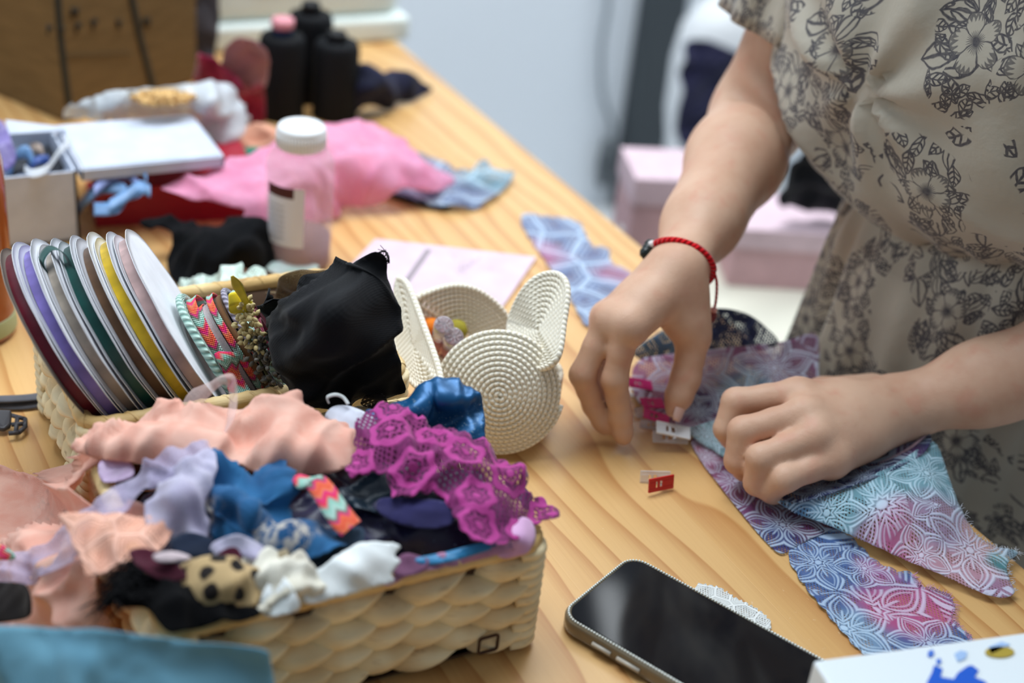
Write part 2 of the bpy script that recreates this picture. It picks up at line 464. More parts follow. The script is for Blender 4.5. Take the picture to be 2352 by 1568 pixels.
def skin():
    M = Mat('skin', .5, .35, sss=.06); p = M.coord('POS')
    a = M.noise(p, 26, 3, .6); b = M.noise(p, 900, 2, .6); m = M.voro(p, 22, 'F1', 1.0, '3D'); md = E(M.T, m.outputs['Distance'])
    c = M.mix(a.step(.3, .75), lin(214, 176, 150), lin(202, 158, 132))
    c = M.mix(M.noise(p, 55, 2, .5).step(.52, .75) * .35, c, lin(206, 138, 116))
    c = M.mix((1.0 - md.step(.018, .030)) * .8, c, lin(96, 60, 50))
    cr = M.noise(p, 150, 4, .65, 1.2); M.color(c).bump(b * .5 + M.noise(p, 330, 3) * .7 + cr * .8, .3, .0007); return M.m
def paper(name, rgb): 
    M = Mat(name, .7, .3); p = M.coord('POS'); M.color(M.mix(M.noise(p, 40, 3).step(.3, .7), lin(*rgb), lin(*[c * .95 for c in rgb]))); return M.m
def satin(name, rgb):
    M = Mat(name, .32, .5, sheen=.3); uv = M.coord(); x, y, _ = M.xyz(uv)
    M.color(M.mix(M.noise(uv, 60, 2).step(.3, .7), lin(*rgb), lin(*[c * .85 for c in rgb])))
    M.set('Anisotropic', .4); M.bump((x * (2 * PI / .0009)).sin() * .3 + M.noise(uv, 150, 2) * 1.2, .25, .0006); return M.m
def wicker_mat(name, a, b, dk):
    M = Mat(name, .6, .35); p = M.coord('POS'); x, y, z = M.xyz(p)
    fib = M.noise(M.vec(x * 60.0, y * 60.0, z * 420.0), 1.0, 3, .6); t = M.noise(p, 26, 2)
    c = M.mix(t.step(.35, .65), lin(*a), lin(*b)); c = M.mix(fib.step(.58, .78) * .6, c, lin(*dk))
    M.color(c).bump(fib, .45, .001); return M.m
def rope_mat():
    M = Mat('cotton_rope', .85, .2, sheen=.3); uv = M.coord(); x, y, _ = M.xyz(uv)
    s = ((x * (2 * PI / .0042) + y * (2 * PI)).sin() * .5 + .5)
    M.color(M.mix(s.step(.0, .35), lin(216, 205, 178), lin(250, 244, 228)))
    M.bump(s + M.noise(M.coord('POS'), 1300, 2) * .4, .6, .0009); return M.m
def cord_mat(name, a, b, pitch=.005):
    M = Mat(name, .8, .2, sheen=.3); uv = M.coord(); x, y, _ = M.xyz(uv)
    s = ((x * (2 * PI / pitch) + y * (4 * PI)).sin() * .5 + .5)
    M.color(M.mix(s.step(.1, .5), lin(*b), lin(*a))).bump(s, .9, .0012); return M.m
def neon_mat():
    """bright zigzag friendship-bracelet weave"""
    M = Mat('neon_zigzag_weave', .8, .2, sheen=.2); uv = M.coord(); x, y, _ = M.xyz(uv)
    zz = ((y * 130.0).frac() - .5).abs() * .010
    n = M.noise(M.vec(x, y), 55, 1) * .008
    t = ((x + zz + n) * 36.0).frac()
    c = M.ramp(t, [(0, lin(255, 84, 62)), (.18, lin(255, 140, 96)), (.26, lin(244, 44, 140)), (.38, lin(255, 70, 80)), (.5, lin(150, 214, 196)), (.66, lin(196, 226, 214)), (.74, lin(108, 130, 112)), (.84, lin(240, 40, 132)), (.92, lin(255, 120, 80))])
    c2 = M.nd('ShaderNodeValToRGB'); 
    th = (x * 3300.0).sin() * (y * 3300.0).sin(); M.color(c).bump(th, .7, .0008); return M.m
def toile():
    """cream dress cloth printed with dark flower sprigs"""
    M = Mat('toile_print_cloth', .62, .35, sheen=.15); uv = M.coord(); x0, y0, _ = M.xyz(uv)
    w1 = M.noise(uv, 70, 2); w2 = M.noise(M.vec(x0 + 3.1, y0 + 1.7), 70, 2)
    x = x0 + (w1 - .5) * .006; y = y0 + (w2 - .5) * .006
    CS = 12.5
    v = M.voro(M.vec(x, y), CS, 'F1', .55); ps = M.xyz(v.outputs['Position']); cc = M.xyz(v.outputs['Color'])
    cx = (x - ps[0]) * CS; cy = (y - ps[1]) * CS; cr = (cx * cx + cy * cy).sqrt(); ct = cy.atan2(cx)
    lobe = ((ct * 2.0 + cc[0] * 12.0).cos() * .13 + (ct * 3.0 + cc[1] * 9.0).sin() * .10 + .46)
    inn = 1.0 - (cr - lobe).step(-.01, .01)
    out2 = 1.0 - (cr - lobe * 1.55).step(-.01, .01)
    ink = None
    for sc, ox, on, sl in ((52.0, .0, inn, .60), (60.0, .41, inn, .55), (36.0, .83, out2, .50)):
        v2 = M.voro(M.vec(x + ox, y - ox), sc, 'F1', .8); q = M.xyz(v2.outputs['Position']); c2 = M.xyz(v2.outputs['Color'])
        dx = (x + ox - q[0]) * sc; dy = (y - ox - q[1]) * sc
        an = (cy.atan2(cx) if sc > 40 else ct) * 0.0 + (q[1] + ox - ps[1]).atan2(q[0] - ox - ps[0]) + (c2[0] - .5) * 1.9
        u = dx * an.cos() + dy * an.sin(); w = dy * an.cos() - dx * an.sin()
        wd = (1.0 - (u / sl).pow(2.0)).max(0.0) * .27
        d = w.abs() - wd; leaf = (1.0 - d.step(-.02, .01)) * (1.0 - u.abs().step(sl - .02, sl))
        line = 1.0 - (d + .03).abs().step(.015, .055); line = line * (1.0 - u.abs().step(sl - .02, sl + .03))
        vein = 1.0 - w.abs().step(.015, .05)
        hat = (u * 26.0 + w.abs() * 22.0 + c2[1] * 6.0).sin().step(.0, .6) * c2[2].gt(.35 if sc > 40 else .62)
        g = (line.max(leaf * hat).max(leaf * vein)) * on
        if sc < 40: g = g * c2[1].gt(.45)
        ink = g if ink is None else ink.max(g)
    # open blooms at the heart of each bunch
    rr = cr / .24; a = (ct * (5 / (2 * PI)) + 40.0 + cc[2]).frac() - .5
    Rt = 1.0 - a * a * 1.7
    inb = 1.0 - (rr - Rt).step(-.02, .02)
    bl = (1.0 - (rr - Rt).abs().step(.02, .09)).max((1.0 - a.abs().step(.46, .5)) * 0.0 + a.abs().step(.42, .49) * inb).max((rr * 9.0 + (a * 40.0).sin() * .8).sin().step(.3, .8) * inb * .8).max(1.0 - rr.step(.14, .2))
    ink = ink * (1.0 - inb) + bl * inb
    thin = M.noise(uv, 300, 2, .6)
    c = M.mix(M.noise(uv, 9, 2).step(.35, .7), lin(180, 174, 160), lin(166, 159, 144))
    c = M.mix((ink * (.70 + thin * .4)).clamp() * .92, c, lin(32, 32, 52)); M.color(c)
    M.bump(M.noise(uv, 70, 3, .6) * 1.5, .35, .0015); return M.m
MT = {}
MT['wood'] = wood(); MT['skin'] = skin(); MT['toile'] = toile()
MT['wicker'] = wicker_mat('water_hyacinth', (244, 230, 192), (228, 204, 158), (150, 108, 66))
MT['wicker_rim'] = wicker_mat('hyacinth_rim', (226, 200, 148), (204, 168, 108), (128, 88, 48))
MT['wicker_in'] = plain('basket_lining', (74, 52, 34), .8)
MT['rope'] = rope_mat()
MT['white'] = plain('white_plastic', (226, 228, 230), .4)
MT['white_card'] = paper('white_card', (202, 210, 226))
MT['black_plastic'] = plain('black_plastic', (22, 24, 27), .5)
MT['wall'] = plain('wall_paint', (226, 232, 238), .7); MT['floor'] = plain('floor_tiles', (206, 208, 210), .4)
# ------------------------------------------------------------------ setting
def st(name, mb, m, **k): return tag(put(name, mb, m, smooth=False, **k), kind='structure')
EDGE = 0.757
st('floor', MB().add(*box(-2.2, 3.6, -1.2, 3.2, -TT - .05, -TT)), MT['floor'])
WY = 2.55
st('wall_back', MB().add(*box(-2.2, 3.6, WY, WY + .1, -TT, 1.75)), MT['wall'])
st('wall_right', MB().add(*box(3.5, 3.6, -1.2, WY, -TT, 1.75)), MT['wall'])
gx = PY(1490, 0, WY)[0]
st('trim_dark', MB().add(*box(PY(1462, 250, WY - .06)[0], PY(1545, 250, WY - .06)[0], WY - .06, WY, -TT, 1.75)), plain('charcoal_trim', (62, 68, 72), .5), bevel=.01)
# work table
t = thing('work_table', 'long pine work table with sewing things spread all over its top', 'table', (.2, .9, -TT))
mb = MB(); mb.add(*box(-.75, EDGE, -.35, 1.80, -.036, 0.0)); put('tabletop', mb, MT['wood'], t, smooth=False, bevel=.003)
lm = plain('table_leg_steel', (210, 212, 214), .4)
for lx in (-.68, .66):
    for ly in (-.28, 1.72):
        mb = MB(); mb.add(*box(lx, lx + .05, ly, ly + .05, -TT, -.036)); put('leg', mb, lm, t, smooth=False, bevel=.003)
# ------------------------------------------------------------------ woven baskets
def leaf_lump(c, u, w, n, L, Hh, bulge):
    """one flattened loop of the plait, pointed at its far end"""
    nu, nv = 11, 6; v = []; f = []
    for i in range(nu):
        a = i / (nu - 1); x = (a - .5) * L
        ww = Hh * .5 * (max(0, 1 - (abs(a - .36) / (.36 if a < .36 else .64)) ** (2.2 if a < .36 else 1.2))) ** (.7 if a < .36 else 1.0) + .0002
        for j in range(nv + 1):
            b = j / nv * PI; v.append(c + u * x + w * (-math.cos(b) * ww) + n * (math.sin(b) ** .8 * bulge * (.25 + .75 * math.sin(PI * min(1, a * 1.05)) ** .7)))
    for i in range(nu - 1):
        for j in range(nv): f.append((i * (nv + 1) + j, i * (nv + 1) + j + 1, (i + 1) * (nv + 1) + j + 1, (i + 1) * (nv + 1) + j))
    return v, f
def basket(name, label, x0, x1, y0, y1, h, seed, rows=4, tag_ring=False):
    rng = random.Random(seed); t = thing(name, label, 'basket', ((x0 + x1) / 2, (y0 + y1) / 2, 0))
    cx, cy = (x0 + x1) / 2, (y0 + y1) / 2; r = .014
    mb = MB(); o = rrect(cx, cy, x1 - x0 - .012, y1 - y0 - .012, r); mb.add(*extrude([(a, b, .002) for a, b in o], (0, 0, .006))); put('base', mb, MT['wicker_in'], t, smooth=False)
    mb = MB(); n = len(o); v = [(a, b, z) for z in (.004, h - .004) for a, b in o]
    mb.add(v, [(i, (i + 1) % n, n + (i + 1) % n, n + i) for i in range(n)]); put('lining', mb, MT['wicker_in'], t, solid=.002)
    sides = (('front', V(x0, y0, 0), V(1, 0, 0), V(0, -1, 0), x1 - x0), ('back', V(x1, y1, 0), V(-1, 0, 0), V(0, 1, 0), x1 - x0),
             ('right', V(x1, y0, 0), V(0, 1, 0), V(1, 0, 0), y1 - y0), ('left', V(x0, y1, 0), V(0, -1, 0), V(-1, 0, 0), y1 - y0))
    for nm, c0, u, nn, L in sides:
        mb = MB(); cw = .027; nc = int(round(L / cw)); cw = L / nc; rh = (h - .008) / rows
        for c in range(nc + 1):
            for k in range(-1, rows + 1):
                zz = .004 + (k + .5 + (.5 if c % 2 else 0)) * rh
                if zz < .006 or zz > h - .008: continue
                xx = (c + .05) * cw
                if xx > L - .012 or xx < .006: continue
                uu = u + Z1 * rng.uniform(.06, .34) + nn * .20; uu /= np.linalg.norm(uu); ww = np.cross(nn, uu)
                mb.add(*leaf_lump(c0 + u * xx + Z1 * zz - nn * .0078, uu, ww, nn, cw * rng.uniform(1.6, 1.9), rh * rng.uniform(.95, 1.12), rng.uniform(.0125, .0165)))
        put('woven_side', mb, MT['wicker'], t)
    for qx, qy in ((x0, y0), (x1, y0), (x1, y1), (x0, y1)):
        mb = MB(); sx = 1 if qx == x1 else -1; sy = 1 if qy == y1 else -1
        for k in range(11):
            z = .006 + k * (h - .012) / 10
            pts = [V(qx - sx * .016, qy - sy * .001, z), V(qx - sx * .006, qy + sy * .0005, z + .001), V(qx + sx * .0005, qy - sy * .006, z + .001), V(qx - sx * .001, qy - sy * .016, z)]
            mb.add(*tube(smooth_path(pts, 4), .0042, 7))
        put('corner_wrap', mb, MT['wicker'], t)
    mb = MB(); rp = [V(a, b, h) for a, b in rrect(cx, cy, x1 - x0 - .004, y1 - y0 - .004, .012, 5)]
    q = [];
    for i in range(len(rp)):
        a, b = rp[i], rp[(i + 1) % len(rp)]; m = max(1, int(np.linalg.norm(b - a) / .004))
        q += [lerp(a, b, k / m) for k in range(m)]
    q = np.array(q); s = np.arange(len(q)) * .004
    v, f, uv = tube(q, [.0052 + .0007 * abs(math.sin(k * PI / .011)) for k in s], 10, closed=True); mb.add(v, f, uv)
    for k in range(0, len(q), 4):      # slanting wraps round the rim
        tt_ = q[(k + 1) % len(q)] - q[k]; tt_ /= np.linalg.norm(tt_); sd = np.cross(tt_, Z1)
        mb.add(*tube([q[k] + (Z1 * math.cos(a) + sd * math.sin(a)) * .0048 + tt_ * a * .0030 for a in np.linspace(-1.9, 1.9, 9)], [.0006, .0012, .0015, .0015, .0015, .0015, .0015, .0012, .0006], 5))
    put('rim', mb, MT['wicker_rim'], t)
    if tag_ring:
        mb = MB(); c = V(x1 - .035, y0 - .0035, .018); mb.add(*tube([c + V(a, -.002, b) for a, b in rrect(0, 0, .013, .012, .002, 3)], .0011, 6, closed=True)); put('staple', mb, plain('dark_twine', (70, 44, 28), .7), t)
    return t
FB = (.146, .379, .578, .748, .083); BB = (.150, .377, .785, .945, .083)
basket('wicker_basket', 'woven wicker basket in front, overflowing with fabric and lace scraps', *FB, 3, tag_ring=True)
basket('wicker_basket', 'woven wicker basket behind, holding upright ribbon reels and black tulle', *BB, 4)
# ------------------------------------------------------------------ ribbon reels in the back basket
flange = paper('reel_card', (228, 230, 236)); flange2 = paper('grey_card', (150, 142, 132))
REEL = [('burgundy', (112, 16, 40)), ('lilac purple', (146, 130, 208)), ('taupe', (192, 178, 162)), ('dark green', (20, 82, 76)), ('brown', (122, 88, 60)), ('yellow', (238, 200, 40)), ('dusty pink', (222, 188, 184))]
TILT = math.radians(29); RN = V(math.cos(TILT), -.12, math.sin(TILT)); RN /= np.linalg.norm(RN)
ra = np.cross(RN, [0, 1.0, 0]); ra /= np.linalg.norm(ra); rb = np.cross(RN, ra)
if ra[2] < 0: ra = -ra
def disc(c, r, th, n=72, wob=0, seed=0):
    v = []; f = []
    for s in (-.5, .5):
        for rr_ in (.0, .55, .92, 1.0):
            for k in range(n):
                q = 2 * PI * k / n; w = wob * mnoise.noise(Vector((math.cos(q) * 2.2, math.sin(q) * 2.2, seed))) * max(0, rr_ - .5) * 2
                e = th * s * (1 if rr_ < .99 else .6)
                v.append(c + (ra * math.cos(q) + rb * math.sin(q)) * r * (rr_ + .0001) * (1 + .006 * mnoise.noise(Vector((math.cos(q) * 6, math.sin(q) * 6, seed)))) + RN * (e + w))
    for s in (0, 1):
        for j in range(3):
            for k in range(n):
                l = (k + 1) % n; a = s * 4 * n + j * n; q = (a + k, a + l, a + n + l, a + n + k); f.append(q if s else q[::-1])
    for k in range(n):
        l = (k + 1) % n; f.append((3 * n + k, 3 * n + l, 7 * n + l, 7 * n + k))
    return v, f
ord_ = ['leftmost', 'second from left', 'third from left', 'fourth from left', 'fifth from left', 'sixth from left', 'rightmost']
for i, (nm, rgb) in enumerate(REEL):
    c = V(.158 + i * .0124, .867, .1035 - .0006 * ((i * 7) % 3)); R = .0735 + .0007 * ((i * 5) % 3)
    t = thing('ribbon_reel', f'white card reel of {nm} satin ribbon, {ord_[i]} of the leaning reels', 'ribbon reel', c - ra * R, 'ribbon reels in the back basket')
    for s, mt in ((-1, flange if i else flange2), (1, flange)):
        mb = MB(); mb.add(*disc(c + RN * s * .0045, R, .0009, wob=.0008, seed=i * 2.3 + s)); put('flange', mb, mt, t)
    mb = MB(); n = 72; rw = R * (.93 if nm not in ('taupe', 'brown') else .89); v = []; f = []; uv = []
    for s in (-.0038, -.002, 0, .002, .0038):
        for k in range(n):
            q = 2 * PI * k / n; rr_ = rw * (1 + .003 * mnoise.noise(Vector((math.cos(q) * 4, math.sin(q) * 4, i)))); v.append(c + (ra * math.cos(q) + rb * math.sin(q)) * rr_ + RN * s); uv.append((q * R, s))
    for j in range(4):
        for k in range(n): f.append((j * n + k, j * n + (k + 1) % n, (j + 1) * n + (k + 1) % n, (j + 1) * n + k))
    mb.add(v, f, uv); put('ribbon', mb, satin('satin_' + nm.replace(' ', '_'), rgb), t)
    if nm == 'dark green':
        q0 = c + ra * R * .94; pts = [q0 + rb * .012 - ra * .006, q0 + ra * .006, q0 + ra * .012 - RN * .006 + rb * -.004, q0 + ra * .009 - RN * .015, q0 - RN * .017 - ra * .004]
        mb = MB(); mb.add(*strip(pts, .0095, rb * .8 + RN * .3)); put('ribbon_end', mb, bpy.data.materials['satin_dark_green'], t, solid=.0003)
    if nm == 'burgundy':
        q0 = P(205, 915, .055); mb = MB(); mb.add(*strip([P(195, 900, .085), P(215, 930, .081), P(240, 943, .080), P(290, 940, .082)], [.004, .009, .008, .003], V(.1, -.3, .9))); put('ribbon_end', mb, satin('satin_pale_mint', (196, 214, 210)), t, solid=.0003)
# trims wound into flat loops, leaning the same way
mint = cord_mat('mint_cord', (186, 216, 204), (132, 168, 158)); brown = fabric('brown_suede', (128, 90, 58)); neon = neon_mat()
grey = cord_mat('grey_lilac_cord', (170, 164, 180), (120, 116, 132)); navyc = fabric('black_cord', (24, 26, 34)); wl = fabric('white_lace_trim', (226, 220, 222), cover=.85)
berry = fabric('berry_braid', (120, 30, 56))
def coil(name, label, i, ht, wd, mat, r, kind='cord', yo=0.0, turns=3, zo=0.0, group='trims wound into loops'):
    c = V(.262 + i, .850 + yo, .012 + ht * .5 + zo); mb = MB()
    for k in range(turns):
        s = 1 - k * .14; n = 64
        pts = [c + ra * (ht * .5 * s * math.copysign(abs(math.sin(q)) ** .9, math.sin(q))) + rb * (wd * .5 * s * math.cos(q)) + RN * (.0006 * math.sin(3 * q + k)) for q in np.linspace(0, 2 * PI, n, endpoint=False)]
        if kind == 'cord': mb.add(*tube(pts, r, 8, closed=True))
        else: mb.add(*tube(pts, r, 8, closed=True, flat=.28, up=None) if False else strip(np.array(pts + pts[:1])[::2], r * 2, RN, 3, .0006, 4))
    return tag(put(name, mb, mat, solid=0 if kind == 'cord' else .0008), label, 'trim', group)
coil('cord_loop', 'mint green twisted cord loop beside the white reel face', .000, .122, .085, mint, .0031, yo=.0)
coil('trim_loop', 'neon zigzag woven trim loop beside the left mint cord', .0075, .122, .080, neon, .0034, 'flat')
coil('trim_loop', 'white lace trim loop between the two neon zigzag trims', .0145, .114, .078, wl, .0036, 'flat')
coil('trim_loop', 'neon zigzag woven trim loop behind the white lace loop', .0205, .122, .082, neon, .0022, 'flat')
coil('cord_loop', 'brown suede cord loop in the middle of the trims', .0265, .117, .080, brown, .0027)
coil('cord_loop', 'grey lilac cord loop behind the brown suede cord', .0318, .124, .076, grey, .0024)
coil('cord_loop', 'thin black cord loop between brown and mint cords', .0295, .110, .074, navyc, .0018)
coil('cord_loop', 'mint green twisted cord loop beside the gold dried flowers', .0375, .120, .082, mint, .0033, yo=-.002)
coil('trim_loop', 'dark berry braid loop under the yellow ribbon bow', .0440, .112, .078, berry, .0026, 'flat', yo=-.002)
mb = MB(); mb.add(*strip([P(498, 812, .105), P(520, 820, .104), P(530, 830, .100), P(530, 855, .092), P(545, 890, .082), P(562, 918, .078)], [.004, .013, .014, .011, .013, .014], V(.9, .1, .25), 4, .001)); 
tag(put('trim_piece', mb, neon, solid=.0008), 'neon zigzag woven trim end hanging over the basket rim', 'trim')
# gold dried flowers with a yellow bow
t = thing('dried_flower_sprig', 'gold dried flower sprig tied with a yellow ribbon bow', 'dried flowers', P(600, 880, .03))
rng = random.Random(5); mb = MB(); st_ = smooth_path([P(548, 712, .135), P(565, 760, .12), P(592, 820, .105), P(630, 890, .085)], 8); mb.add(*tube(st_, .0011, 6)); put('stem', mb, plain('olive_stem', (70, 72, 40), .7), t)
for nm, rgb, rg, cnt in (('flower_head', (188, 170, 118), (0, 13), 90), ('seed_head', (96, 92, 84), (12, 24), 70)):
    mb = MB()
    for k in range(cnt):
        a = st_[rng.randint(*rg)]; d = V(rng.gauss(0, 1), rng.gauss(0, 1), rng.gauss(0, 1)); d /= np.linalg.norm(d)
        c = a + d * rng.uniform(.003, .0115) + V(.002, -.004, .003); mb.add(*lathe([(.0002, -.0028), (.0016, -.001), (.0017, .0008), (.0003, .0026)], c, 7, d))
    put(nm, mb, plain(nm + '_gold', rgb, .5), t)
yr = satin('satin_lemon', (250, 226, 60)); mb = MB()
mb.add(*strip([P(566, 694, .142), P(548, 684, .146), P(526, 690, .145), P(530, 704, .140), P(552, 703, .139), P(566, 702, .139)], .009, V(.1, .4, 1)))
mb.add(*strip([P(566, 700, .140), P(560, 684, .147), P(545, 655, .160), P(533, 634, .170)], [.006, .005, .007, .002], V(1, .1, .2)))
mb.add(*strip([P(562, 690, .143), P(572, 705, .138), P(566, 730, .128)], [.006, .008, .006], V(1, .1, .2))); put('bow', mb, yr, t, solid=.0003)
# ------------------------------------------------------------------ rope basket with ears
def sphere_disc(c, n, up, R, dome, turns, r, sq=1.0):
    """rope spiral wound on a shallow dome: c centre, n outward normal"""
    n = n / np.linalg.norm(n); up = up - n * (up @ n); up /= np.linalg.norm(up); sd = np.cross(up, n); pts = []
    m = int(turns * 46)
    for i in range(m):
        t = i / m; rr_ = R * (t ** 1.0 * .985 + .015); q = 2 * PI * turns * t
        x = rr_ * math.cos(q); y = rr_ * math.sin(q) * sq
        pts.append(c + sd * x + up * y + n * (dome * (1 - (rr_ / R) ** 2.2)))
    return tube(pts, r, 7)
cat = thing('rope_basket', 'small cream cotton rope basket with two pointed ears, holding tubes', 'basket', P(1150, 1010, 0))
RM = MT['rope']
cF = P(1146, 898, .050); nF = V(-.42, -.80, .30)
mb = MB(); mb.add(*sphere_disc(cF, nF, Z1, .0485, .014, 13, .0021)); put('front_panel', mb, RM, cat)
# bowl: stacked rope rings behind the front panel
nf2 = V(nF[0], nF[1], 0); nf2 /= np.linalg.norm(nf2); sf = V(-nf2[1], nf2[0], 0)
if sf[0] < 0: sf = -sf
bc_ = V(cF[0], cF[1], 0) - nf2 * .036
mb = MB()
for k in range(13):
    z = .003 + k * .0038; g = math.sin(min(1, (k + 3) / 12) * PI / 2); pts = []
    for q in np.linspace(0, 2 * PI, 56, endpoint=False):
        pts.append(bc_ + sf * math.cos(q) * (.030 + .018 * g) + nf2 * math.sin(q) * (.020 + .017 * g) + Z1 * z)
    mb.add(*tube(pts, .0022, 7, closed=True))
put('bowl', mb, RM, cat)
def flap(name, outline, inner_pt, rings, r=.0021, lean=None):
    """concentric rope loops filling a 3-d outline"""
    o = smooth_path(outline, 10, True); c = np.array(inner_pt, float); mb = MB()
    for k in range(rings):
        s = 1 - k / rings; pts = c + (o - c) * s
        if s * np.linalg.norm(o - c, axis=1).mean() < .003: break
        mb.add(*tube(pts, r if k else r * 1.25, 7, closed=True))
    return put(name, mb, RM, cat)
yb = P(1080, 760, .055)[1]
# back panel, rounded top
flap('back_panel', [PY(955, 700, yb + .012), PY(985, 672, yb + .014), PY(1050, 657, yb + .017), PY(1110, 675, yb + .014), PY(1165, 728, yb + .005), PY(1190, 800, yb - .004), PY(1080, 850, yb), PY(975, 800, yb + .004)], PY(1075, 775, yb + .012), 12)
# right ear
xe = P(1235, 820, .05)
flap('ear', [PT(1172, 735, 1.105), PT(1205, 665, 1.095), PT(1245, 633, 1.09), PT(1285, 632, 1.08), PT(1303, 665, 1.07), PT(1295, 740, 1.06), PT(1278, 825, 1.05), PT(1225, 845, 1.07), PT(1178, 800, 1.09)], PT(1238, 760, 1.08), 11)
# left ear, seen almost edge on
flap('ear', [PT(912, 655, 1.112), PT(922, 642, 1.110), PT(940, 662, 1.100), PT(972, 745, 1.078), PT(1008, 850, 1.050), PT(1006, 892, 1.040), PT(965, 892, 1.054), PT(925, 845, 1.078), PT(906, 770, 1.100)], PT(952, 795, 1.082), 11)
# things inside
tube_m = Mat('clear_cap', .12, .6, trans=.75).color(lin(236, 226, 232)).m; gloss = plain('pink_gloss', (196, 128, 126), .2)
for lab, a, b in (('clear capped lip gloss tube leaning up beside the left rope ear', P(1000, 800, .05), P(1020, 745, .085)), ('clear capped lip gloss tube in front, its cap pointing right', P(1022, 810, .05), P(1043, 772, .078))):
    ax = b - a; L = np.linalg.norm(ax); t = thing('lip_gloss_tube', lab, 'lip gloss', a, 'tubes in the rope basket')
    mb = MB(); mb.add(*lathe([(.0001, 0), (.0062, .0002), (.0064, L * .55), (.0001, L * .56)], a, 18, ax)); put('tube_body', mb, gloss, t)
    mb = MB(); mb.add(*lathe([(.0001, L * .55), (.0068, L * .56), (.0078, L * .98), (.0074, L), (.006, L + .0004), (.0001, L - .001)], a, 18, ax)); put('cap', mb, tube_m, t)
    mb = MB(); aa, bb, nn = frame_of(ax)
    for k in range(8):
        q = k * PI / 4; mb.add(*tube([a + nn * (L + .0006), a + nn * (L + .0008) + (aa * math.cos(q) + bb * math.sin(q)) * .0066], .0005, 5))
    put('facets', mb, tube_m, t)
mb = MB(); mb.add(*lathe([(.0002, .008), (.006, .006), (.0085, 0), (.006, -.006), (.0002, -.008)], P(990, 752, .062), 18)); tag(put('pompom', mb, plain('orange_pompom', (232, 126, 26), .8)), 'small orange ball peeking out behind the lip gloss tubes', 'pompom')
mb = MB(); mb.add(*lathe([(.0002, .009), (.007, .006), (.0095, 0), (.007, -.007), (.0002, -.009)], P(1048, 758, .058), 18)); tag(put('pompom', mb, plain('olive_pompom', (150, 140, 40), .8)), 'small olive green ball inside the rope basket against its back', 'pompom')
mb = MB(); mb.add(*extrude([P(1228, 775, .065), P(1262, 778, .065), P(1262, 806, .058), P(1236, 800, .058)], V(-.002, .006, -.010))); tag(put('hair_clip', mb, MT['black_plastic'], bevel=.001), 'glossy black clip tucked beside the right rope ear', 'clip')
# ------------------------------------------------------------------ scraps in the front basket
def scrap(name, label, outline, mat, cat='fabric scrap', group=None, **k):
    return tag(cloth(name, outline, mat, **k), label, cat, group)
GS = 'fabric scraps in the front basket'
navy = Mat('navy_foil_cloth', .42, .5, sheen=.2); _uv = navy.coord(); _n = navy.noise(_uv, 420, 2, .7)
navy.color(navy.mix(_n.step(.62, .74) * navy.noise(_uv, 40, 2).step(.45, .6) * .8, lin(30, 28, 62), lin(120, 140, 175))); navy.bump(navy.noise(_uv, 60, 3), .4, .002)
_B = Mat('steel_blue_cloth', .8, .25, sheen=.2); _uv = _B.coord(); _x, _y, _ = _B.xyz(_uv); _p = _B.noise(_uv, 26, 2).step(.56, .64) * _B.noise(_uv, 300, 2, .7).step(.42, .54)
_B.color(_B.mix(_p * .8, _B.mix(_B.noise(_uv, 30, 3).step(.35, .68), lin(42, 104, 152), lin(26, 70, 114)), lin(196, 188, 176))); _B.bump((_x * 5700.0).sin() * (_y * 5700.0).sin() * .3 + _B.noise(_uv, 140, 3) * 2.0, .4, .0009); blue = _B.m; dteal = satin('dark_teal_satin', (14, 40, 58)); bblue = satin('bright_blue_satin', (48, 134, 186))
peach = fabric('peach_lace_cloth', (250, 206, 188), (244, 186, 166), transl=.30, vs=60, cs=260)
peachl = lace('peach_lace', (240, 178, 152), [], [], line=.5, pale=(250, 214, 200), hole=.0016, cell=60, cover=.98, ground=.86, dark=0)
lav = fabric('lavender_tulle', (212, 206, 230), (198, 190, 220), cover=.48, transl=.3, weave=.0016)
lavw = fabric('white_lilac_tulle', (226, 222, 240), (206, 200, 226), cover=.74, transl=.3)
lilac = fabric('lilac_jersey', (214, 170, 208), (196, 150, 192)); cream = fabric('cream_calico', (226, 222, 208), (206, 200, 182)); whitec = fabric('white_cotton', (232, 236, 236), (214, 220, 220))
beige = fabric('beige_linen', (196, 178, 148)); black = fabric('black_velvet', (10, 10, 12), sheen=.03, spec=.1); burg = fabric('burgundy_velvet', (72, 14, 36), sheen=.4)
mauve = fabric('mauve_cloth', (120, 78, 108)); denim = fabric('grey_blue_cloth', (60, 78, 98))
leop = Mat('leopard_plush', .8, .2, sheen=.3); _uv = leop.coord(); _v = leop.voro(_uv, 92, 'F1', 1.0); _d = E(leop.T, _v.outputs['Distance'])
leop.color(leop.mix((_d + leop.noise(_uv, 90, 2) * .5 - .25).step(.28, .40), lin(24, 18, 16), lin(178, 152, 110)))
scrap('fabric_scrap', 'dark navy foil speckled cloth filling the right of the front basket', [(420, 1420, .070), (700, 1345, .074), (950, 1285, .076), (1200, 1228, .074), (1190, 1130, .078), (1060, 1075, .086), (850, 1060, .088), (560, 1090, .088), (330, 1130, .080), (330, 1260, .075)], navy.m, 'fabric scrap', GS,
      inner=[(950, 1180, .097), (1040, 1210, .094), (800, 1210, .092), (560, 1230, .09)], fold=0.0063, seed=1)
scrap('fabric_scrap', 'lilac jersey scrap bulging in the right corner of the basket', [(1125, 1262, .086), (1150, 1225, .094), (1190, 1190, .099), (1222, 1195, .096), (1226, 1235, .089), (1205, 1266, .0865), (1160, 1282, .085)], lilac, group=GS, inner=[(1185, 1235, .0985)], fold=.002, seed=2)
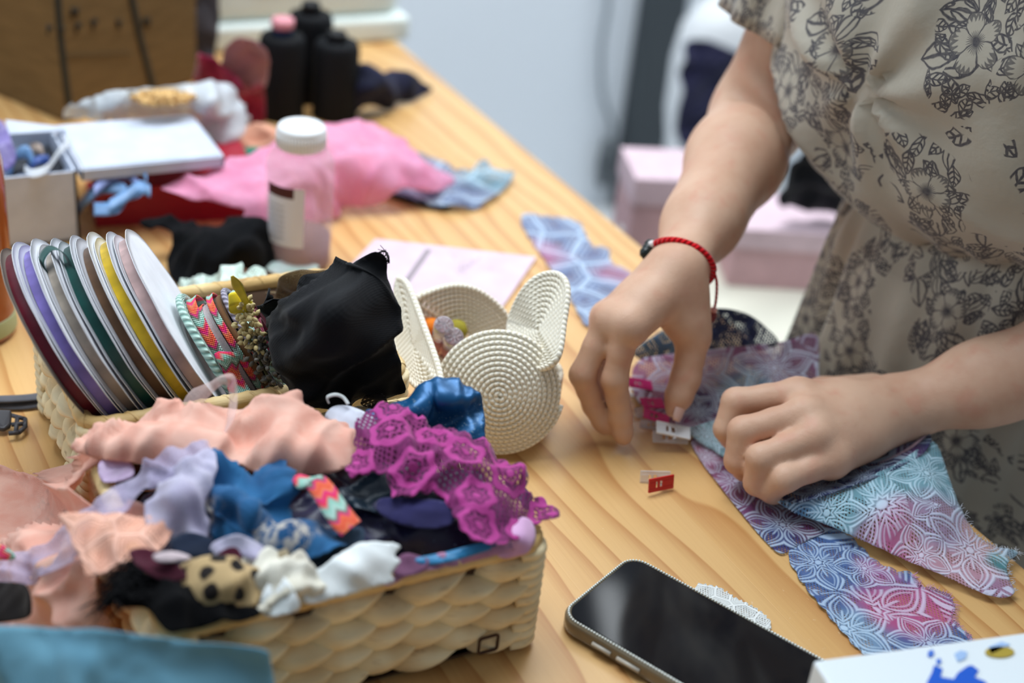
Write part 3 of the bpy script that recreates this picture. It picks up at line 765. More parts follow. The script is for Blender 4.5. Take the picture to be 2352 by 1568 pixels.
scrap('fabric_scrap', 'long mauve pink strip tucked along the front rim', [(880, 1318, .0875), (960, 1285, .092), (1080, 1262, .094), (1130, 1258, .093), (1200, 1258, .0885), (1080, 1290, .0885), (960, 1318, .0885), (890, 1342, .0865)], fabric('mauve_pink', (188, 138, 172)), group=GS, fold=0.0037, seed=3)
scrap('fabric_scrap', 'dark plum scrap peeking between white calico and mauve strip', [(900, 1300, .092), (930, 1270, .098), (985, 1282, .096), (970, 1310, .092), (915, 1330, .089)], mauve, group=GS, fold=0.0037, seed=4)
scrap('fabric_scrap', 'bright blue satin edge showing below the navy cloth', [(955, 1283, .0945), (1040, 1262, .0965), (1110, 1245, .0985), (1142, 1243, .098), (1125, 1262, .095), (1040, 1287, .0935), (975, 1297, .0925)], bblue, group=GS, fold=.001, seed=5)
scrap('fabric_scrap', 'dark teal satin fold below the magenta lace', [(780, 1135, .100), (840, 1100, .105), (895, 1080, .108), (1000, 1130, .108), (1045, 1160, .106), (960, 1175, .104), (860, 1178, .100), (800, 1170, .099)], dteal, group=GS, fold=0.0050, seed=6, fdir=.5)
scrap('fabric_scrap', 'indigo scrap lying on the navy cloth under the magenta lace', [(868, 1150, .1045), (960, 1145, .109), (1040, 1165, .108), (1035, 1205, .104), (950, 1212, .102), (880, 1190, .102)], fabric('indigo', (42, 40, 86)), group=GS, fold=.002, seed=7)
scrap('fabric_scrap', 'steel blue crumpled cloth with pale lace edge, left of the neon trim', [(500, 1060, .113), (540, 1075, .116), (575, 1095, .112), (610, 1075, .114), (640, 1062, .114), (672, 1100, .110), (682, 1165, .105), (720, 1200, .104), (830, 1215, .101), (822, 1245, .098), (760, 1275, .096), (690, 1290, .094), (620, 1270, .095), (550, 1262, .096), (490, 1240, .098), (478, 1180, .103), (455, 1130, .107), (485, 1095, .111)], blue, group=GS,
      inner=[(570, 1150, .120), (600, 1200, .106), (650, 1240, .106), (530, 1190, .104), (640, 1130, .116)], fold=0.0100, fscale=26, seed=8, jag=2.5, fdir=1.0)
scrap('fabric_scrap', 'grey blue cloth edge between neon trim and white calico', [(640, 1290, .0955), (720, 1262, .099), (800, 1215, .104), (836, 1222, .103), (826, 1258, .098), (770, 1290, .095), (700, 1318, .0925)], denim, group=GS, fold=0.0037, seed=9)
mb = MB(); mb.add(*strip([P(682, 1098, .117), P(700, 1110, .1185), P(722, 1108, .1185), P(742, 1128, .117), P(766, 1165, .114), P(788, 1195, .1115), P(806, 1215, .109)], [.006, .011, .013, .0145, .0155, .0155, .015], V(.85, .35, .2), 5, .0012))
tag(put('trim_piece', mb, neon, solid=.001), 'thick neon zigzag trim folded in the middle of the front basket', 'trim')
scrap('fabric_scrap', 'white calico scrap with a frayed end in front of the navy cloth', [(700, 1330, .098), (740, 1300, .102), (800, 1262, .106), (860, 1245, .108), (918, 1252, .107), (905, 1275, .103), (918, 1290, .100), (900, 1318, .097), (905, 1335, .0945), (850, 1350, .092), (770, 1372, .090), (700, 1385, .089)], whitec, group=GS, inner=[(820, 1300, .1045)], fold=.002, fine=.0006, seed=10, jag=1.0)
scrap('fabric_scrap', 'crumpled cream calico scrap against the front rim', [(555, 1300, .098), (600, 1275, .102), (660, 1285, .102), (712, 1308, .101), (740, 1340, .096), (730, 1375, .0905), (660, 1400, .088), (600, 1412, .0875), (585, 1360, .091)], cream, group=GS, inner=[(650, 1330, .104)], fold=0.0063, fscale=34, seed=11)
scrap('fabric_scrap', 'small white cotton fold standing at the front rim', [(610, 1345, .100), (640, 1318, .105), (668, 1345, .103), (690, 1385, .096), (680, 1402, .0915), (620, 1415, .0895), (598, 1395, .092)], whitec, group=GS, fold=.002, seed=12)
scrap('fabric_scrap', 'beige linen snippet standing up behind the cream calico', [(605, 1265, .104), (620, 1228, .112), (650, 1250, .109), (668, 1285, .104), (635, 1295, .102)], beige, group=GS, fold=.001, seed=13)
scrap('fabric_scrap', 'pale linen snippet with a point beside the beige snippet', [(660, 1290, .1055), (690, 1262, .111), (712, 1290, .107), (700, 1310, .104), (668, 1318, .103)], fabric('pale_linen', (216, 208, 192)), group=GS, fold=.001, seed=14)
scrap('fabric_scrap', 'lilac white tulle curl above the burgundy velvet', [(482, 1262, .104), (495, 1240, .108), (540, 1230, .110), (590, 1245, .108), (620, 1270, .104), (590, 1290, .101), (545, 1272, .104), (510, 1268, .104), (495, 1278, .101)], lavw, group=GS, fold=0.0037, seed=15)
scrap('fabric_scrap', 'burgundy velvet snippet under the lilac tulle curl', [(495, 1285, .1025), (515, 1260, .107), (545, 1258, .107), (556, 1290, .103), (530, 1310, .100)], burg, group=GS, fold=.001, seed=16)
scrap('fabric_scrap', 'leopard spotted plush scrap beside the cream calico', [(415, 1310, .101), (470, 1290, .105), (540, 1292, .104), (592, 1320, .099), (600, 1370, .093), (560, 1400, .090), (480, 1395, .092), (430, 1360, .096)], leop.m, group=GS, inner=[(510, 1330, .105)], fold=0.0050, seed=17)
scrap('fabric_scrap', 'burgundy velvet strip on top of the black feathery scrap', [(300, 1270, .108), (340, 1258, .112), (400, 1290, .109), (430, 1330, .103), (380, 1335, .1025), (330, 1310, .105)], burg, group=GS, fold=0.0037, seed=18)
scrap('fabric_scrap', 'pale ribbon end lying across the burgundy velvet strip', [(352, 1278, .1125), (400, 1268, .113), (440, 1280, .110), (400, 1292, .110), (362, 1292, .111)], fabric('pale_pink_satin', (214, 196, 200)), group=GS, fold=.001, seed=19)
scrap('fabric_scrap', 'black velvet scrap draped over the front left of the basket', [(255, 1365, .098), (300, 1320, .104), (350, 1318, .106), (430, 1352, .101), (520, 1385, .095), (585, 1395, .0925), (590, 1418, .0895), (500, 1432, .0895), (420, 1450, .0895), (385, 1452, .090), (340, 1400, .094), (290, 1395, .092)], black, group=GS, inner=[(400, 1390, .099)], fold=0.0050, seed=20)
scrap('fabric_scrap', 'dark blue scrap between lilac tulle and black velvet', [(400, 1235, .105), (450, 1225, .108), (490, 1240, .107), (485, 1275, .103), (430, 1280, .103), (395, 1262, .104)], fabric('midnight', (22, 34, 56)), group=GS, fold=.002, seed=21)
rng = random.Random(9); mb = MB()
for k in range(260):
    a = lerp(P(335, 1300, .104), P(300, 1385, .096), rng.random()) + V(rng.gauss(0, .004), rng.gauss(0, .004), rng.uniform(0, .006))
    d = P(215 + rng.uniform(-10, 50), 1370 + rng.uniform(-60, 40), .094) - a; d /= np.linalg.norm(d); L = rng.uniform(.012, .034)
    sd = np.cross(d, V(rng.gauss(0, .3), rng.gauss(0, .3), 1)); sd /= np.linalg.norm(sd)
    mb.add(*strip([a, a + d * L * .5 + Z1 * rng.uniform(-.002, .004), a + d * L + Z1 * rng.uniform(-.006, .002)], [.0014, .0010, .0002], sd, 1, 0, 3))
tag(put('feather_trim', mb, black), 'black feather fringe spilling over the left rim of the front basket', 'feather trim', kind='stuff')
# peach lace draped along the back and down the left
scrap('lace_scrap', 'large peach lace cloth draped along the back rim of the front basket', [(165, 1035, .098), (200, 1005, .102), (270, 965, .106), (340, 935, .112), (372, 918, .117), (395, 935, .113), (440, 945, .112), (520, 935, .117), (580, 942, .116), (640, 922, .123), (668, 902, .129), (688, 905, .129), (700, 940, .122), (745, 960, .117), (795, 975, .114), (825, 1010, .109), (815, 1060, .104), (760, 1085, .104), (690, 1085, .106), (600, 1090, .106), (520, 1080, .107), (400, 1075, .104), (300, 1062, .100), (215, 1052, .096)], peach, 'lace', GS,
      inner=[(640, 1000, .124), (560, 1010, .112), (450, 1000, .120), (330, 1010, .110), (720, 1020, .121), (250, 1030, .105)], fold=0.0088, fscale=20, seed=22, jag=1.2, fdir=.9)
scrap('lace_scrap', 'peach lace cloth hanging over the left rim onto the table', [(-60, 1085, .004), (60, 1090, .006), (110, 1100, .022), (150, 1060, .060), (195, 1030, .092), (225, 1048, .094), (205, 1085, .084), (215, 1140, .078), (245, 1185, .078), (330, 1175, .090), (365, 1195, .092), (300, 1260, .085), (250, 1330, .078), (225, 1390, .06), (250, 1440, .045), (130, 1450, .03), (60, 1450, .022), (-60, 1440, .012), (-80, 1250, .006)], peach, 'lace', GS,
      inner=[(150, 1180, .055), (80, 1200, .030), (150, 1330, .05), (60, 1340, .022)], fold=0.0125, fscale=15, seed=23, fdir=.3)
scrap('lace_scrap', 'pointed peach lace scrap lying across the lavender tulle', [(140, 1185, .104), (200, 1182, .107), (300, 1190, .108), (390, 1195, .108), (385, 1250, .103), (330, 1290, .099), (260, 1310, .096), (205, 1330, .093), (190, 1290, .095), (165, 1230, .099)], peachl, 'lace', GS, inner=[(260, 1235, .107)], fold=0.0037, seed=24)
scrap('tulle_scrap', 'long lavender tulle strip sweeping from the basket down to the left', [(-50, 1290, .03), (0, 1290, .036), (110, 1240, .066), (190, 1165, .092), (270, 1100, .106), (370, 1050, .117), (470, 1015, .122), (495, 1035, .121), (480, 1075, .119), (390, 1110, .113), (300, 1150, .108), (240, 1205, .100), (190, 1280, .088), (110, 1315, .062), (0, 1350, .036), (-50, 1360, .028)], lav, 'tulle', GS, fold=0.0050, fscale=30, seed=25, fdir=-.6)
scrap('tulle_scrap', 'white lilac tulle bunch left of the steel blue cloth', [(375, 1075, .118), (430, 1050, .122), (485, 1045, .122), (492, 1090, .119), (470, 1150, .114), (480, 1200, .109), (470, 1235, .105), (410, 1238, .104), (350, 1225, .105), (335, 1165, .110), (360, 1120, .115)], lavw, 'tulle', GS, inner=[(410, 1140, .122)], fold=0.0075, fscale=28, seed=26)
scrap('fabric_scrap', 'lilac satin ribbon end inside the left back corner', [(232, 1060, .096), (296, 1056, .099), (304, 1095, .096), (238, 1108, .091)], satin('satin_lilac', (206, 178, 216)), group=GS, fold=.001, seed=27)
scrap('fabric_scrap', 'white cotton scrap between peach lace and blue metallic cloth', [(745, 955, .1165), (765, 930, .121), (800, 925, .122), (850, 950, .119), (880, 975, .116), (830, 1000, .112), (810, 985, .114), (775, 970, .1165)], fabric('cool_white_cotton', (222, 226, 240)), group=GS, fold=.002, seed=28)
mb = MB(); c0 = P(772, 916, .124); mb.add(*tube(smooth_path([P(755, 925, .121), P(752, 912, .125), P(770, 906, .127), P(788, 912, .125), P(800, 928, .122)], 6), .0014, 6, flat=.5)); tag(put('trim_piece', mb, whitec), 'small white elastic loop on the white cotton scrap', 'trim')
metal = Mat('blue_metallic_cloth', .38, .6, metal=.35); _uv = metal.coord(); _x, _y, _ = metal.xyz(_uv)
metal.color(metal.mix(metal.noise(_uv, 700, 2, .7).step(.60, .72) * metal.noise(_uv, 30, 2).step(.42, .58), lin(22, 84, 132), lin(168, 190, 190))); metal.bump(metal.noise(_uv, 45, 3), .4, .003)
scrap('fabric_scrap', 'shiny blue metallic cloth leaning on the rope basket front', [(838, 938, .116), (900, 928, .122), (950, 905, .129), (1000, 885, .134), (1042, 875, .136), (1085, 900, .131), (1110, 935, .123), (1108, 985, .113), (1100, 1015, .107), (1020, 1005, .110), (940, 990, .113), (880, 975, .114)], metal.m, group=GS, inner=[(1000, 940, .124), (960, 950, .127), (1050, 960, .121), (1020, 915, .132)], fold=0.0063, fscale=26, seed=29)
pk = lace('magenta_lace', (124, 28, 92), [], [], line=1.25, pale=(192, 72, 152), hole=.0034, cell=40, cover=1.0, ground=.90, dark=.3, vor=.2, bloom=38)
scrap('lace_scrap', 'magenta floral lace draped over the right side of the front basket', [(800, 1100, .112), (820, 1040, .117), (825, 985, .122), (870, 945, .126), (930, 955, .125), (1000, 985, .123), (1070, 1010, .121), (1140, 1045, .117), (1195, 1085, .112), (1215, 1130, .106), (1250, 1140, .102), (1280, 1185, .095), (1215, 1195, .099), (1180, 1235, .099), (1120, 1250, .100), (1075, 1235, .103), (1050, 1190, .107), (1020, 1140, .111), (985, 1130, .112), (940, 1138, .112), (905, 1135, .112), (895, 1095, .114), (850, 1090, .114)], pk, 'lace', GS,
      inner=[(950, 1040, .126), (1050, 1080, .121), (1130, 1150, .113)], fold=0.0050, seed=30, frill=(9, 34), res=7)
scrap('lace_scrap', 'black lace snippet on the back rim beside the blue metallic cloth', [(828, 925, .0925), (850, 900, .097), (878, 905, .096), (890, 928, .092), (860, 938, .0905)], lace('black_lace', (20, 18, 20), [], [], pale=(52, 40, 32), hole=.003, cell=80, ground=.7, dark=0), 'lace', GS, fold=.001, seed=31, res=5)
org = fabric('sheer_pink_organza', (232, 204, 200), (240, 216, 212), rough=.5, cover=.50, transl=.2)
mb = MB(); mb.add(*strip([P(430, 925, .112), P(470, 905, .124), P(512, 872, .140), P(532, 880, .138), P(535, 930, .128), P(528, 985, .122), P(500, 1030, .117)], [.02, .017, .008, .010, .016, .015, .012], V(.55, .5, .7), 6, .003)); tag(put('ribbon_piece', mb, org), 'sheer pink organza ribbon twisting up between the two baskets', 'ribbon')
scrap('fabric_scrap', 'teal cloth heap at the near left corner in front of the basket', [(-150, 1418, .106), (0, 1434, .105), (150, 1442, .104), (300, 1456, .103), (450, 1474, .101), (600, 1490, .098), (624, 1525, .088), (640, 1640, .060), (660, 1800, .026), (690, 1960, .002), (400, 2030, .002), (100, 2060, .002), (-200, 2040, .002), (-190, 1700, .045)], fabric('teal_cloth', (104, 152, 172), (86, 134, 156), vs=14), inner=[(200, 1560, .09)], fold=0.0063, fscale=12, seed=32, res=14)
scrap('ribbon_piece', 'black ribbed ribbon end at the left edge of the picture', [(-40, 1345, .052), (40, 1338, .062), (66, 1350, .066), (76, 1390, .06), (60, 1420, .052), (-40, 1425, .042)], fabric('black_ribbed', (26, 20, 20)), 'ribbon', fold=.001, seed=33)
scrap('trim_piece', 'neon trim end lying on the peach lace at the left edge', [(-20, 1262, .055), (5, 1250, .060), (28, 1268, .062), (34, 1284, .058), (0, 1286, .054), (-20, 1285, .05)], neon, 'trim', fold=.001, seed=34)
scrap('fabric_scrap', 'small dusty pink scrap below the black feathers outside the basket', [(160, 1425, .030), (215, 1412, .036), (250, 1422, .036), (228, 1452, .030), (180, 1455, .026)], fabric('dusty_pink_cloth', (206, 160, 160)), fold=.001, seed=35)
# ------------------------------------------------------------------ black tulle in the back basket
btul = fabric('black_tulle', (15, 16, 20), (9, 10, 13), rough=.75, sheen=.08, spec=.2, weave=.0013)
scrap('tulle_bundle', 'large black tulle bundle standing up in the back basket', [(610, 770, .112), (630, 700, .130), (622, 650, .150), (665, 690, .142), (700, 640, .158), (760, 632, .164), (820, 622, .172), (850, 590, .186), (885, 578, .194), (892, 640, .176), (898, 700, .158), (885, 760, .140), (900, 830, .116), (930, 882, .098), (900, 895, .093), (800, 905, .091), (720, 925, .089), (690, 920, .089), (655, 880, .094), (615, 830, .100)], btul, 'tulle',
      inner=[(760, 720, .172), (700, 800, .138), (800, 800, .138), (850, 700, .166), (740, 870, .112), (830, 860, .114), (690, 700, .150)], fold=0.0125, fscale=18, seed=40, fdir=1.2)
scrap('tulle_scrap', 'sheer brown tulle behind the black tulle bundle', [(635, 660, .105), (650, 630, .118), (700, 618, .124), (762, 625, .120), (770, 700, .095), (640, 720, .085)], fabric('brown_tulle', (116, 90, 62), cover=.75), 'tulle', fold=0.0037, seed=41)

def fringe(name, line, parent, mat, n, L, r=.00018, seed=0):
    """loose threads standing off a cut edge; line = (px, py, height), pushed outwards"""
    rng = random.Random(seed); q = smooth_path([P(*c) for c in line], 10); mb = MB()
    for k in range(n):
        i = rng.randrange(1, len(q) - 1); tg_ = q[i + 1] - q[i - 1]; tg_ /= np.linalg.norm(tg_); out = np.cross(tg_, Z1); d = out * rng.uniform(.6, 1.1) + tg_ * rng.gauss(0, .35) + Z1 * rng.uniform(-.05, .35)
        l = L * rng.uniform(.5, 1.2); mb.add(*tube([q[i] - d * .001, q[i] + d * l * .5 + Z1 * .0003, q[i] + d * l + tg_ * rng.gauss(0, .0006)], r, 4))
    o = put(name, mb, mat, parent); o['kind'] = 'stuff'; return o
fringe('frayed_threads', [(850, 592, .186), (868, 582, .191), (885, 577, .194), (893, 590, .191), (894, 605, .187)], bpy.data.objects['tulle_bundle'], btul, 60, .007, .00022, 3)
# ------------------------------------------------------------------ far half of the table
# bottle
bc0 = V(.416, 1.118, 0)
t = thing('clear_bottle', 'clear plastic bottle with a white screw cap and a small printed label', 'bottle', bc0)
glass = Mat('clear_plastic', .08, .5); glass.color(lin(225, 205, 210)); glass.alpha(glass.noise(glass.coord('POS'), 20, 1) * .05 + .20)
mb = MB(); mb.add(*lathe([(.028, .0), (.0305, .003), (.0308, .012), (.0308, .098), (.030, .105), (.026, .112), (.0195, .1165), (.0188, .122)], bc0, 48)); put('bottle_body', mb, glass.m, t)
mb = MB(); mb.add(*lathe([(.0001, .0035), (.0285, .0035), (.0290, .030), (.0001, .0305)], bc0, 36)); put('contents', mb, Mat('mauve_powder', .9, .1).color(lin(150, 122, 122)).m, t)
mb = MB(); mb.add(*lathe([(.0001, .136), (.0200, .1365), (.0215, .1345), (.0220, .132), (.0222, .118), (.0205, .1165)], bc0, 48))
for k in range(48):
    q = 2 * PI * k / 48; d = V(math.cos(q), math.sin(q), 0); mb.add(*tube([bc0 + d * .0221 + Z1 * .119, bc0 + d * .0221 + Z1 * .131], .0005, 4))
put('cap', mb, MT['white'], t)
lb = Mat('bottle_label', .6, .3); _x, _y, _z = lb.xyz(lb.coord())
ln = ((_y * 190.0).frac().lt(.42)) * lb.noise(lb.vec(_x * 90.0, (_y * 190.0).floor()), 3.0, 1).gt(.46) * _x.gt(.06) * _x.lt(.52) * _y.gt(.036) * _y.lt(.070)
lb.color(lb.mix(_y.gt(.078) * _x.lt(.75), lb.mix(ln * .7, lin(214, 214, 220), lin(90, 88, 96)), lin(74, 34, 34)))
v = []; uv = []; a0 = math.atan2(P(640, 470, .06)[1] - bc0[1], P(640, 470, .06)[0] - bc0[0])
fr0 = math.atan2(-bc0[1], -bc0[0])
for z in np.linspace(.030, .088, 6):
    for k in range(13): q = fr0 + math.radians(-62 + 70 * k / 12); v.append(bc0 + V(math.cos(q), math.sin(q), 0) * .0312 + Z1 * z); uv.append((k / 12, z))
mb = MB(); mb.add(v, [(j * 13 + k, j * 13 + k + 1, (j + 1) * 13 + k + 1, (j + 1) * 13 + k) for j in range(5) for k in range(12)], uv); put('label', mb, lb.m, t)
# cones of black thread
blk = Mat('black_thread', .7, .2); _x, _y, _ = blk.xyz(blk.coord()); blk.color(blk.mix(((_y * 2400.0).sin() * .5 + .5) * .6, lin(12, 13, 16), lin(22, 24, 28)))
for lab, c, h, tip in (('black thread cone standing front left with a blue and pink tip', V(.520, 1.466, 0), .108, 1), ('black thread cone front right beside the navy cloth', V(.580, 1.453, 0), .100, 0), ('black thread cone standing behind the other two', V(.570, 1.512, 0), .116, 0)):
    t = thing('thread_cone', lab, 'thread', c, 'black thread cones')
    mb = MB(); mb.add(*lathe([(.0255, .0), (.0262, .004), (.0262, h * .80), (.0245, h * .86), (.0225, h * .89), (.0125, h * .895)], c, 36)); put('thread', mb, blk.m, t)
    mb = MB(); mb.add(*lathe([(.0125, h * .89), (.0105, h * .985), (.0100, h), (.0070, h), (.0065, h * .9)], c, 24)); put('core', mb, plain('blue_core', (36, 62, 104), .4) if tip else MT['black_plastic'], t)
    if tip:
        mb = MB(); mb.add(*lathe([(.0122, h * .965), (.0128, h * 1.0), (.0128, h * 1.04), (.0120, h * 1.06), (.004, h * 1.06)], c, 24)); put('tip', mb, plain('pink_white_tip', (222, 150, 160), .5), t)
# white machine at the end of the table
mx0, mx1, my = .50, .775, 1.69
t = thing('machine', 'white plastic machine housing at the far end of the table', 'machine', (.63, my + .05, 0))
def rbox(x0, x1, y0, y1, z0, z1): return MB().add(*box(x0, x1, y0, y1, z0, z1))
mw = plain('ivory_plastic', (226, 236, 232), .35)
put('base_bed', rbox(mx0, mx1, my - .01, my + .10, .0, .034), mw, t, smooth=False, bevel=.008)
put('housing', rbox(mx0, mx1 - .01, my, my + .10, .03, .28), mw, t, smooth=False, bevel=.02)
put('front_cover', rbox(mx0 + .06, mx1 - .03, my - .004, my + .004, .075, .26), mw, t, smooth=False, bevel=.003)
mb = MB(); mb.add(*lathe([(.0001, 0), (.036, 0), (.038, .004), (.038, .016), (.034, .02), (.0001, .02)], V(mx0, my + .045, .21), 32, (-1, 0, 0))); put('handwheel', mb, MT['white'], t)
# cardboard box
e1 = V(.166, .092, 0); e1 /= np.linalg.norm(e1); e2 = V(-e1[1], e1[0], 0); B0 = V(.285, 1.496, 0)
card = Mat('cardboard', .8, .2); _p = card.coord('POS'); _x, _y, _z = card.xyz(_p)
card.color(card.mix(card.noise(card.vec(_x * 8.0, _y * 8.0, _z * 60.0), 3.0, 3).step(.3, .7), lin(116, 92, 58), lin(104, 82, 50)))
t = thing('cardboard_box', 'brown cardboard box with black printing and two dark straps', 'box', B0 + e1 * .1 + e2 * .1)
mb = MB(); mb.add(*extrude([B0, B0 + e1 * .20, B0 + e1 * .20 + e2 * .22, B0 + e2 * .22], Z1 * .34)); put('carton', mb, card.m, t, smooth=False, bevel=.003)
ink = plain('black_print', (40, 36, 28), .8)
def onbox(px, py): # a point on the printed face
    d = ray(px, py); n = np.cross(e1, Z1); tt_ = ((B0 - CC) @ n) / (d @ n); return CC + d * tt_ + n * (.0012 if n @ d < 0 else -.0012)
for (px, py, k) in ((170, 27, 3), (112, 68, 0), (140, 72, 2), (180, 64, 1), (217, 56, 1), (272, 56, 2), (335, 50, 3)):
    mb = MB()
    for (ax, ay, bx, by) in (((-4, -11, -4, 11), (-4, -11, 5, -6), (5, -6, -4, 0)), ((-5, -10, -5, 10), (-5, -10, 4, -8), (4, -8, -5, 0)), ((-5, -10, 0, 0), (5, -10, 0, 0), (0, 0, 0, 10)), ((-6, 9, -6, -9), (-6, -9, 0, 2), (0, 2, 6, -9), (6, -9, 6, 9)))[k]:
        mb.add(*tube([onbox(px + ax, py + ay), onbox(px + bx, py + by)], .0016, 5))
    put('printed_letter', mb, ink, t)
mb = MB()
for k in range(24):
    x = 152 + k * 6.2; mb.add(*tube([onbox(x, 127 - k * .25), onbox(x + 4, 127 - k * .25)], .0008, 4))
put('small_print', mb, plain('faded_print', (84, 70, 46), .8), t)
for a, b in (((128, -60), (158, 240)), ((292, -60), (352, 205))):
    mb = MB(); mb.add(*strip([onbox(*a), onbox((a[0] * .5 + b[0] * .5) - 4, (a[1] + b[1]) * .5), onbox(*b)], .008, e1, 2)); put('strap', mb, plain('dark_strap', (34, 34, 26), .7), t, solid=.0015, offset=1)
# white box with a lid beside it
wb = MT['white_card']; X0, X1, Y0, Y1, hh = .115, .238, 1.214, 1.318, .070
t = thing('white_box', 'open white gift box full of blue and purple ribbons', 'box', ((X0 + X1) / 2, (Y0 + Y1) / 2, 0))
put('base', rbox(X0, X1, Y0, Y1, 0, .003), wb, t, smooth=False)
for a in ((X0, X1, Y0, Y0 + .0025), (X0, X1, Y1 - .0025, Y1), (X0, X0 + .0025, Y0, Y1), (X1 - .0025, X1, Y0, Y1)): put('wall_panel', rbox(*a, .0, hh), wb, t, smooth=False)
t = thing('box_lid', 'flat white box lid lying top down beside the open white box', 'lid', (.307, 1.262, .062))
lx0, lx1, ly0, ly1 = .241, .374, 1.209, 1.318
put('panel', rbox(lx0 + .003, lx1 - .003, ly0 + .003, ly1 - .003, .071, .0735), wb, t, smooth=False, bevel=.0008)
for a in ((lx0, lx1, ly0, ly0 + .0025), (lx0, lx1, ly1 - .0025, ly1), (lx0, lx0 + .0025, ly0, ly1), (lx1 - .0025, lx1, ly0, ly1)): put('rim_strip', rbox(*a, .062, .0725), wb, t, smooth=False, bevel=.0006)
GB = 'ribbons in the white gift box'
pur = satin('satin_violet', (134, 120, 184)); skyb = satin('satin_sky_blue', (112, 156, 206)); royal = satin('satin_royal_blue', (52, 84, 160))
def loopy(name, label, pts, w, mat, group=None, seed=0, side=None):
    rng = random.Random(seed); sd = [V(rng.uniform(-.4, .4), rng.uniform(.3, 1), rng.uniform(.2, 1)) if side is None else side for _ in pts]
    mb = MB(); mb.add(*strip(pts, w, sd, 3, .0008)); return tag(put(name, mb, mat, solid=.0005), label, 'ribbon', group)
scrap('ribbon_bundle', 'violet satin ribbon bundle at the left end of the white box', [(-20, 300, .085), (12, 292, .088), (30, 330, .082), (38, 365, .072), (20, 390, .066), (-20, 400, .062)], pur, 'ribbon', GB, fold=.006, seed=50)
loopy('ribbon_loop', 'sky blue ribbon loop inside the white gift box', [P(18, 395, .055), P(40, 355, .074), P(62, 350, .076), P(75, 375, .066), P(60, 395, .058)], .012, skyb, GB, 51)
loopy('ribbon_loop', 'royal blue ribbon curl in front of the sky blue loop', [P(60, 398, .056), P(80, 372, .068), P(108, 368, .068), P(112, 390, .058)], .009, royal, GB, 52)
loopy('ribbon_loop', 'beige ribbon roll at the back of the white gift box', [P(60, 355, .058), P(75, 338, .066), P(95, 345, .064), P(100, 365, .056)], .010, fabric('beige_satin', (178, 160, 148)), GB, 53)
scrap('ribbon_bundle', 'black and grey ribbon tangle at the bottom of the white box', [(20, 408, .052), (50, 350, .05), (110, 330, .05), (140, 350, .05), (150, 395, .052)], fabric('charcoal_ribbon', (52, 54, 60)), 'ribbon', GB, fold=.006, seed=54)
loopy('ribbon_end', 'broad white ribbon hanging over the corner of the gift box', [P(165, 322, .080), P(140, 345, .078), P(110, 385, .076), P(75, 398, .072), P(55, 385, .070)], [.008, .010, .010, .009, .006], fabric('white_satin', (220, 224, 230)), None, 55, V(.3, .8, .5))
tag(put('white_flap', MB().add(*extrude([P(12, 275, .09), P(150, 292, .078), P(150, 298, .077), P(20, 308, .084)], V(0, 0, -.002))), wb, smooth=False), 'white tissue paper flap behind the open gift box', 'paper')
# amber bottle at the left edge
ac = P(-62, 760, 0)
t = thing('amber_bottle', 'amber brown bottle with a pale green label band at the left edge', 'bottle', ac)
amb = Mat('amber_glass', .12, .5); amb.color(lin(150, 78, 34)); 
mb = MB(); mb.add(*lathe([(.030, 0), (.034, .003), (.0345, .006), (.0345, .15), (.030, .17), (.015, .185), (.014, .21), (.0001, .21)], ac, 40)); put('bottle_body', mb, amb.m, t)
mb = MB(); mb.add(*lathe([(.0349, .006), (.0351, .007), (.0351, .020), (.0349, .021)], ac, 40)); put('label', mb, plain('pale_green_label', (168, 178, 138), .6), t)
mb = MB(); mb.add(*lathe([(.016, .19), (.0165, .192), (.0165, .225), (.015, .228), (.0001, .228)], ac, 32)); put('cap', mb, MT['black_plastic'], t)
# red binder
redm = plain('crimson_board', (156, 22, 44), .45); bh = .040
q = [P(220, 522, 0), P(590, 500, 0)]; ux = q[1] - q[0]; ux /= np.linalg.norm(ux); uy = V(-ux[1], ux[0], 0); b0 = q[0]
t = thing('ring_binder', 'crimson ring binder lying flat under the pink tulle', 'binder', b0 + ux * .08 + uy * .05)
mb = MB(); mb.add(*extrude([b0 + Z1 * .0, b0 + ux * .155, b0 + ux * .155 + uy * .10, b0 + uy * .10], Z1 * .003)); mb.add(*extrude([b0 + Z1 * (bh - .003), b0 + ux * .155 + Z1 * (bh - .003), b0 + ux * .155 + uy * .10 + Z1 * (bh - .003), b0 + uy * .10 + Z1 * (bh - .003)], Z1 * .003)); put('cover', mb, redm, t, smooth=False, bevel=.0008)
mb = MB(); mb.add(*extrude([b0 + uy * .001, b0 + ux * .155 + uy * .001, b0 + ux * .155 + uy * .004, b0 + uy * .004], Z1 * bh)); put('spine', mb, redm, t, smooth=False)
mb = MB(); mb.add(*lathe([(.0045, 0), (.0075, 0), (.0075, .0012), (.0045, .0012)], b0 + ux * .014 + Z1 * .020 - uy * .0002, 28, -uy)); mb.add(*lathe([(.0001, .0), (.0046, .0003)], b0 + ux * .014 + Z1 * .020, 24, -uy)); put('finger_hole', mb, plain('dark_eyelet', (18, 18, 16), .4), t)
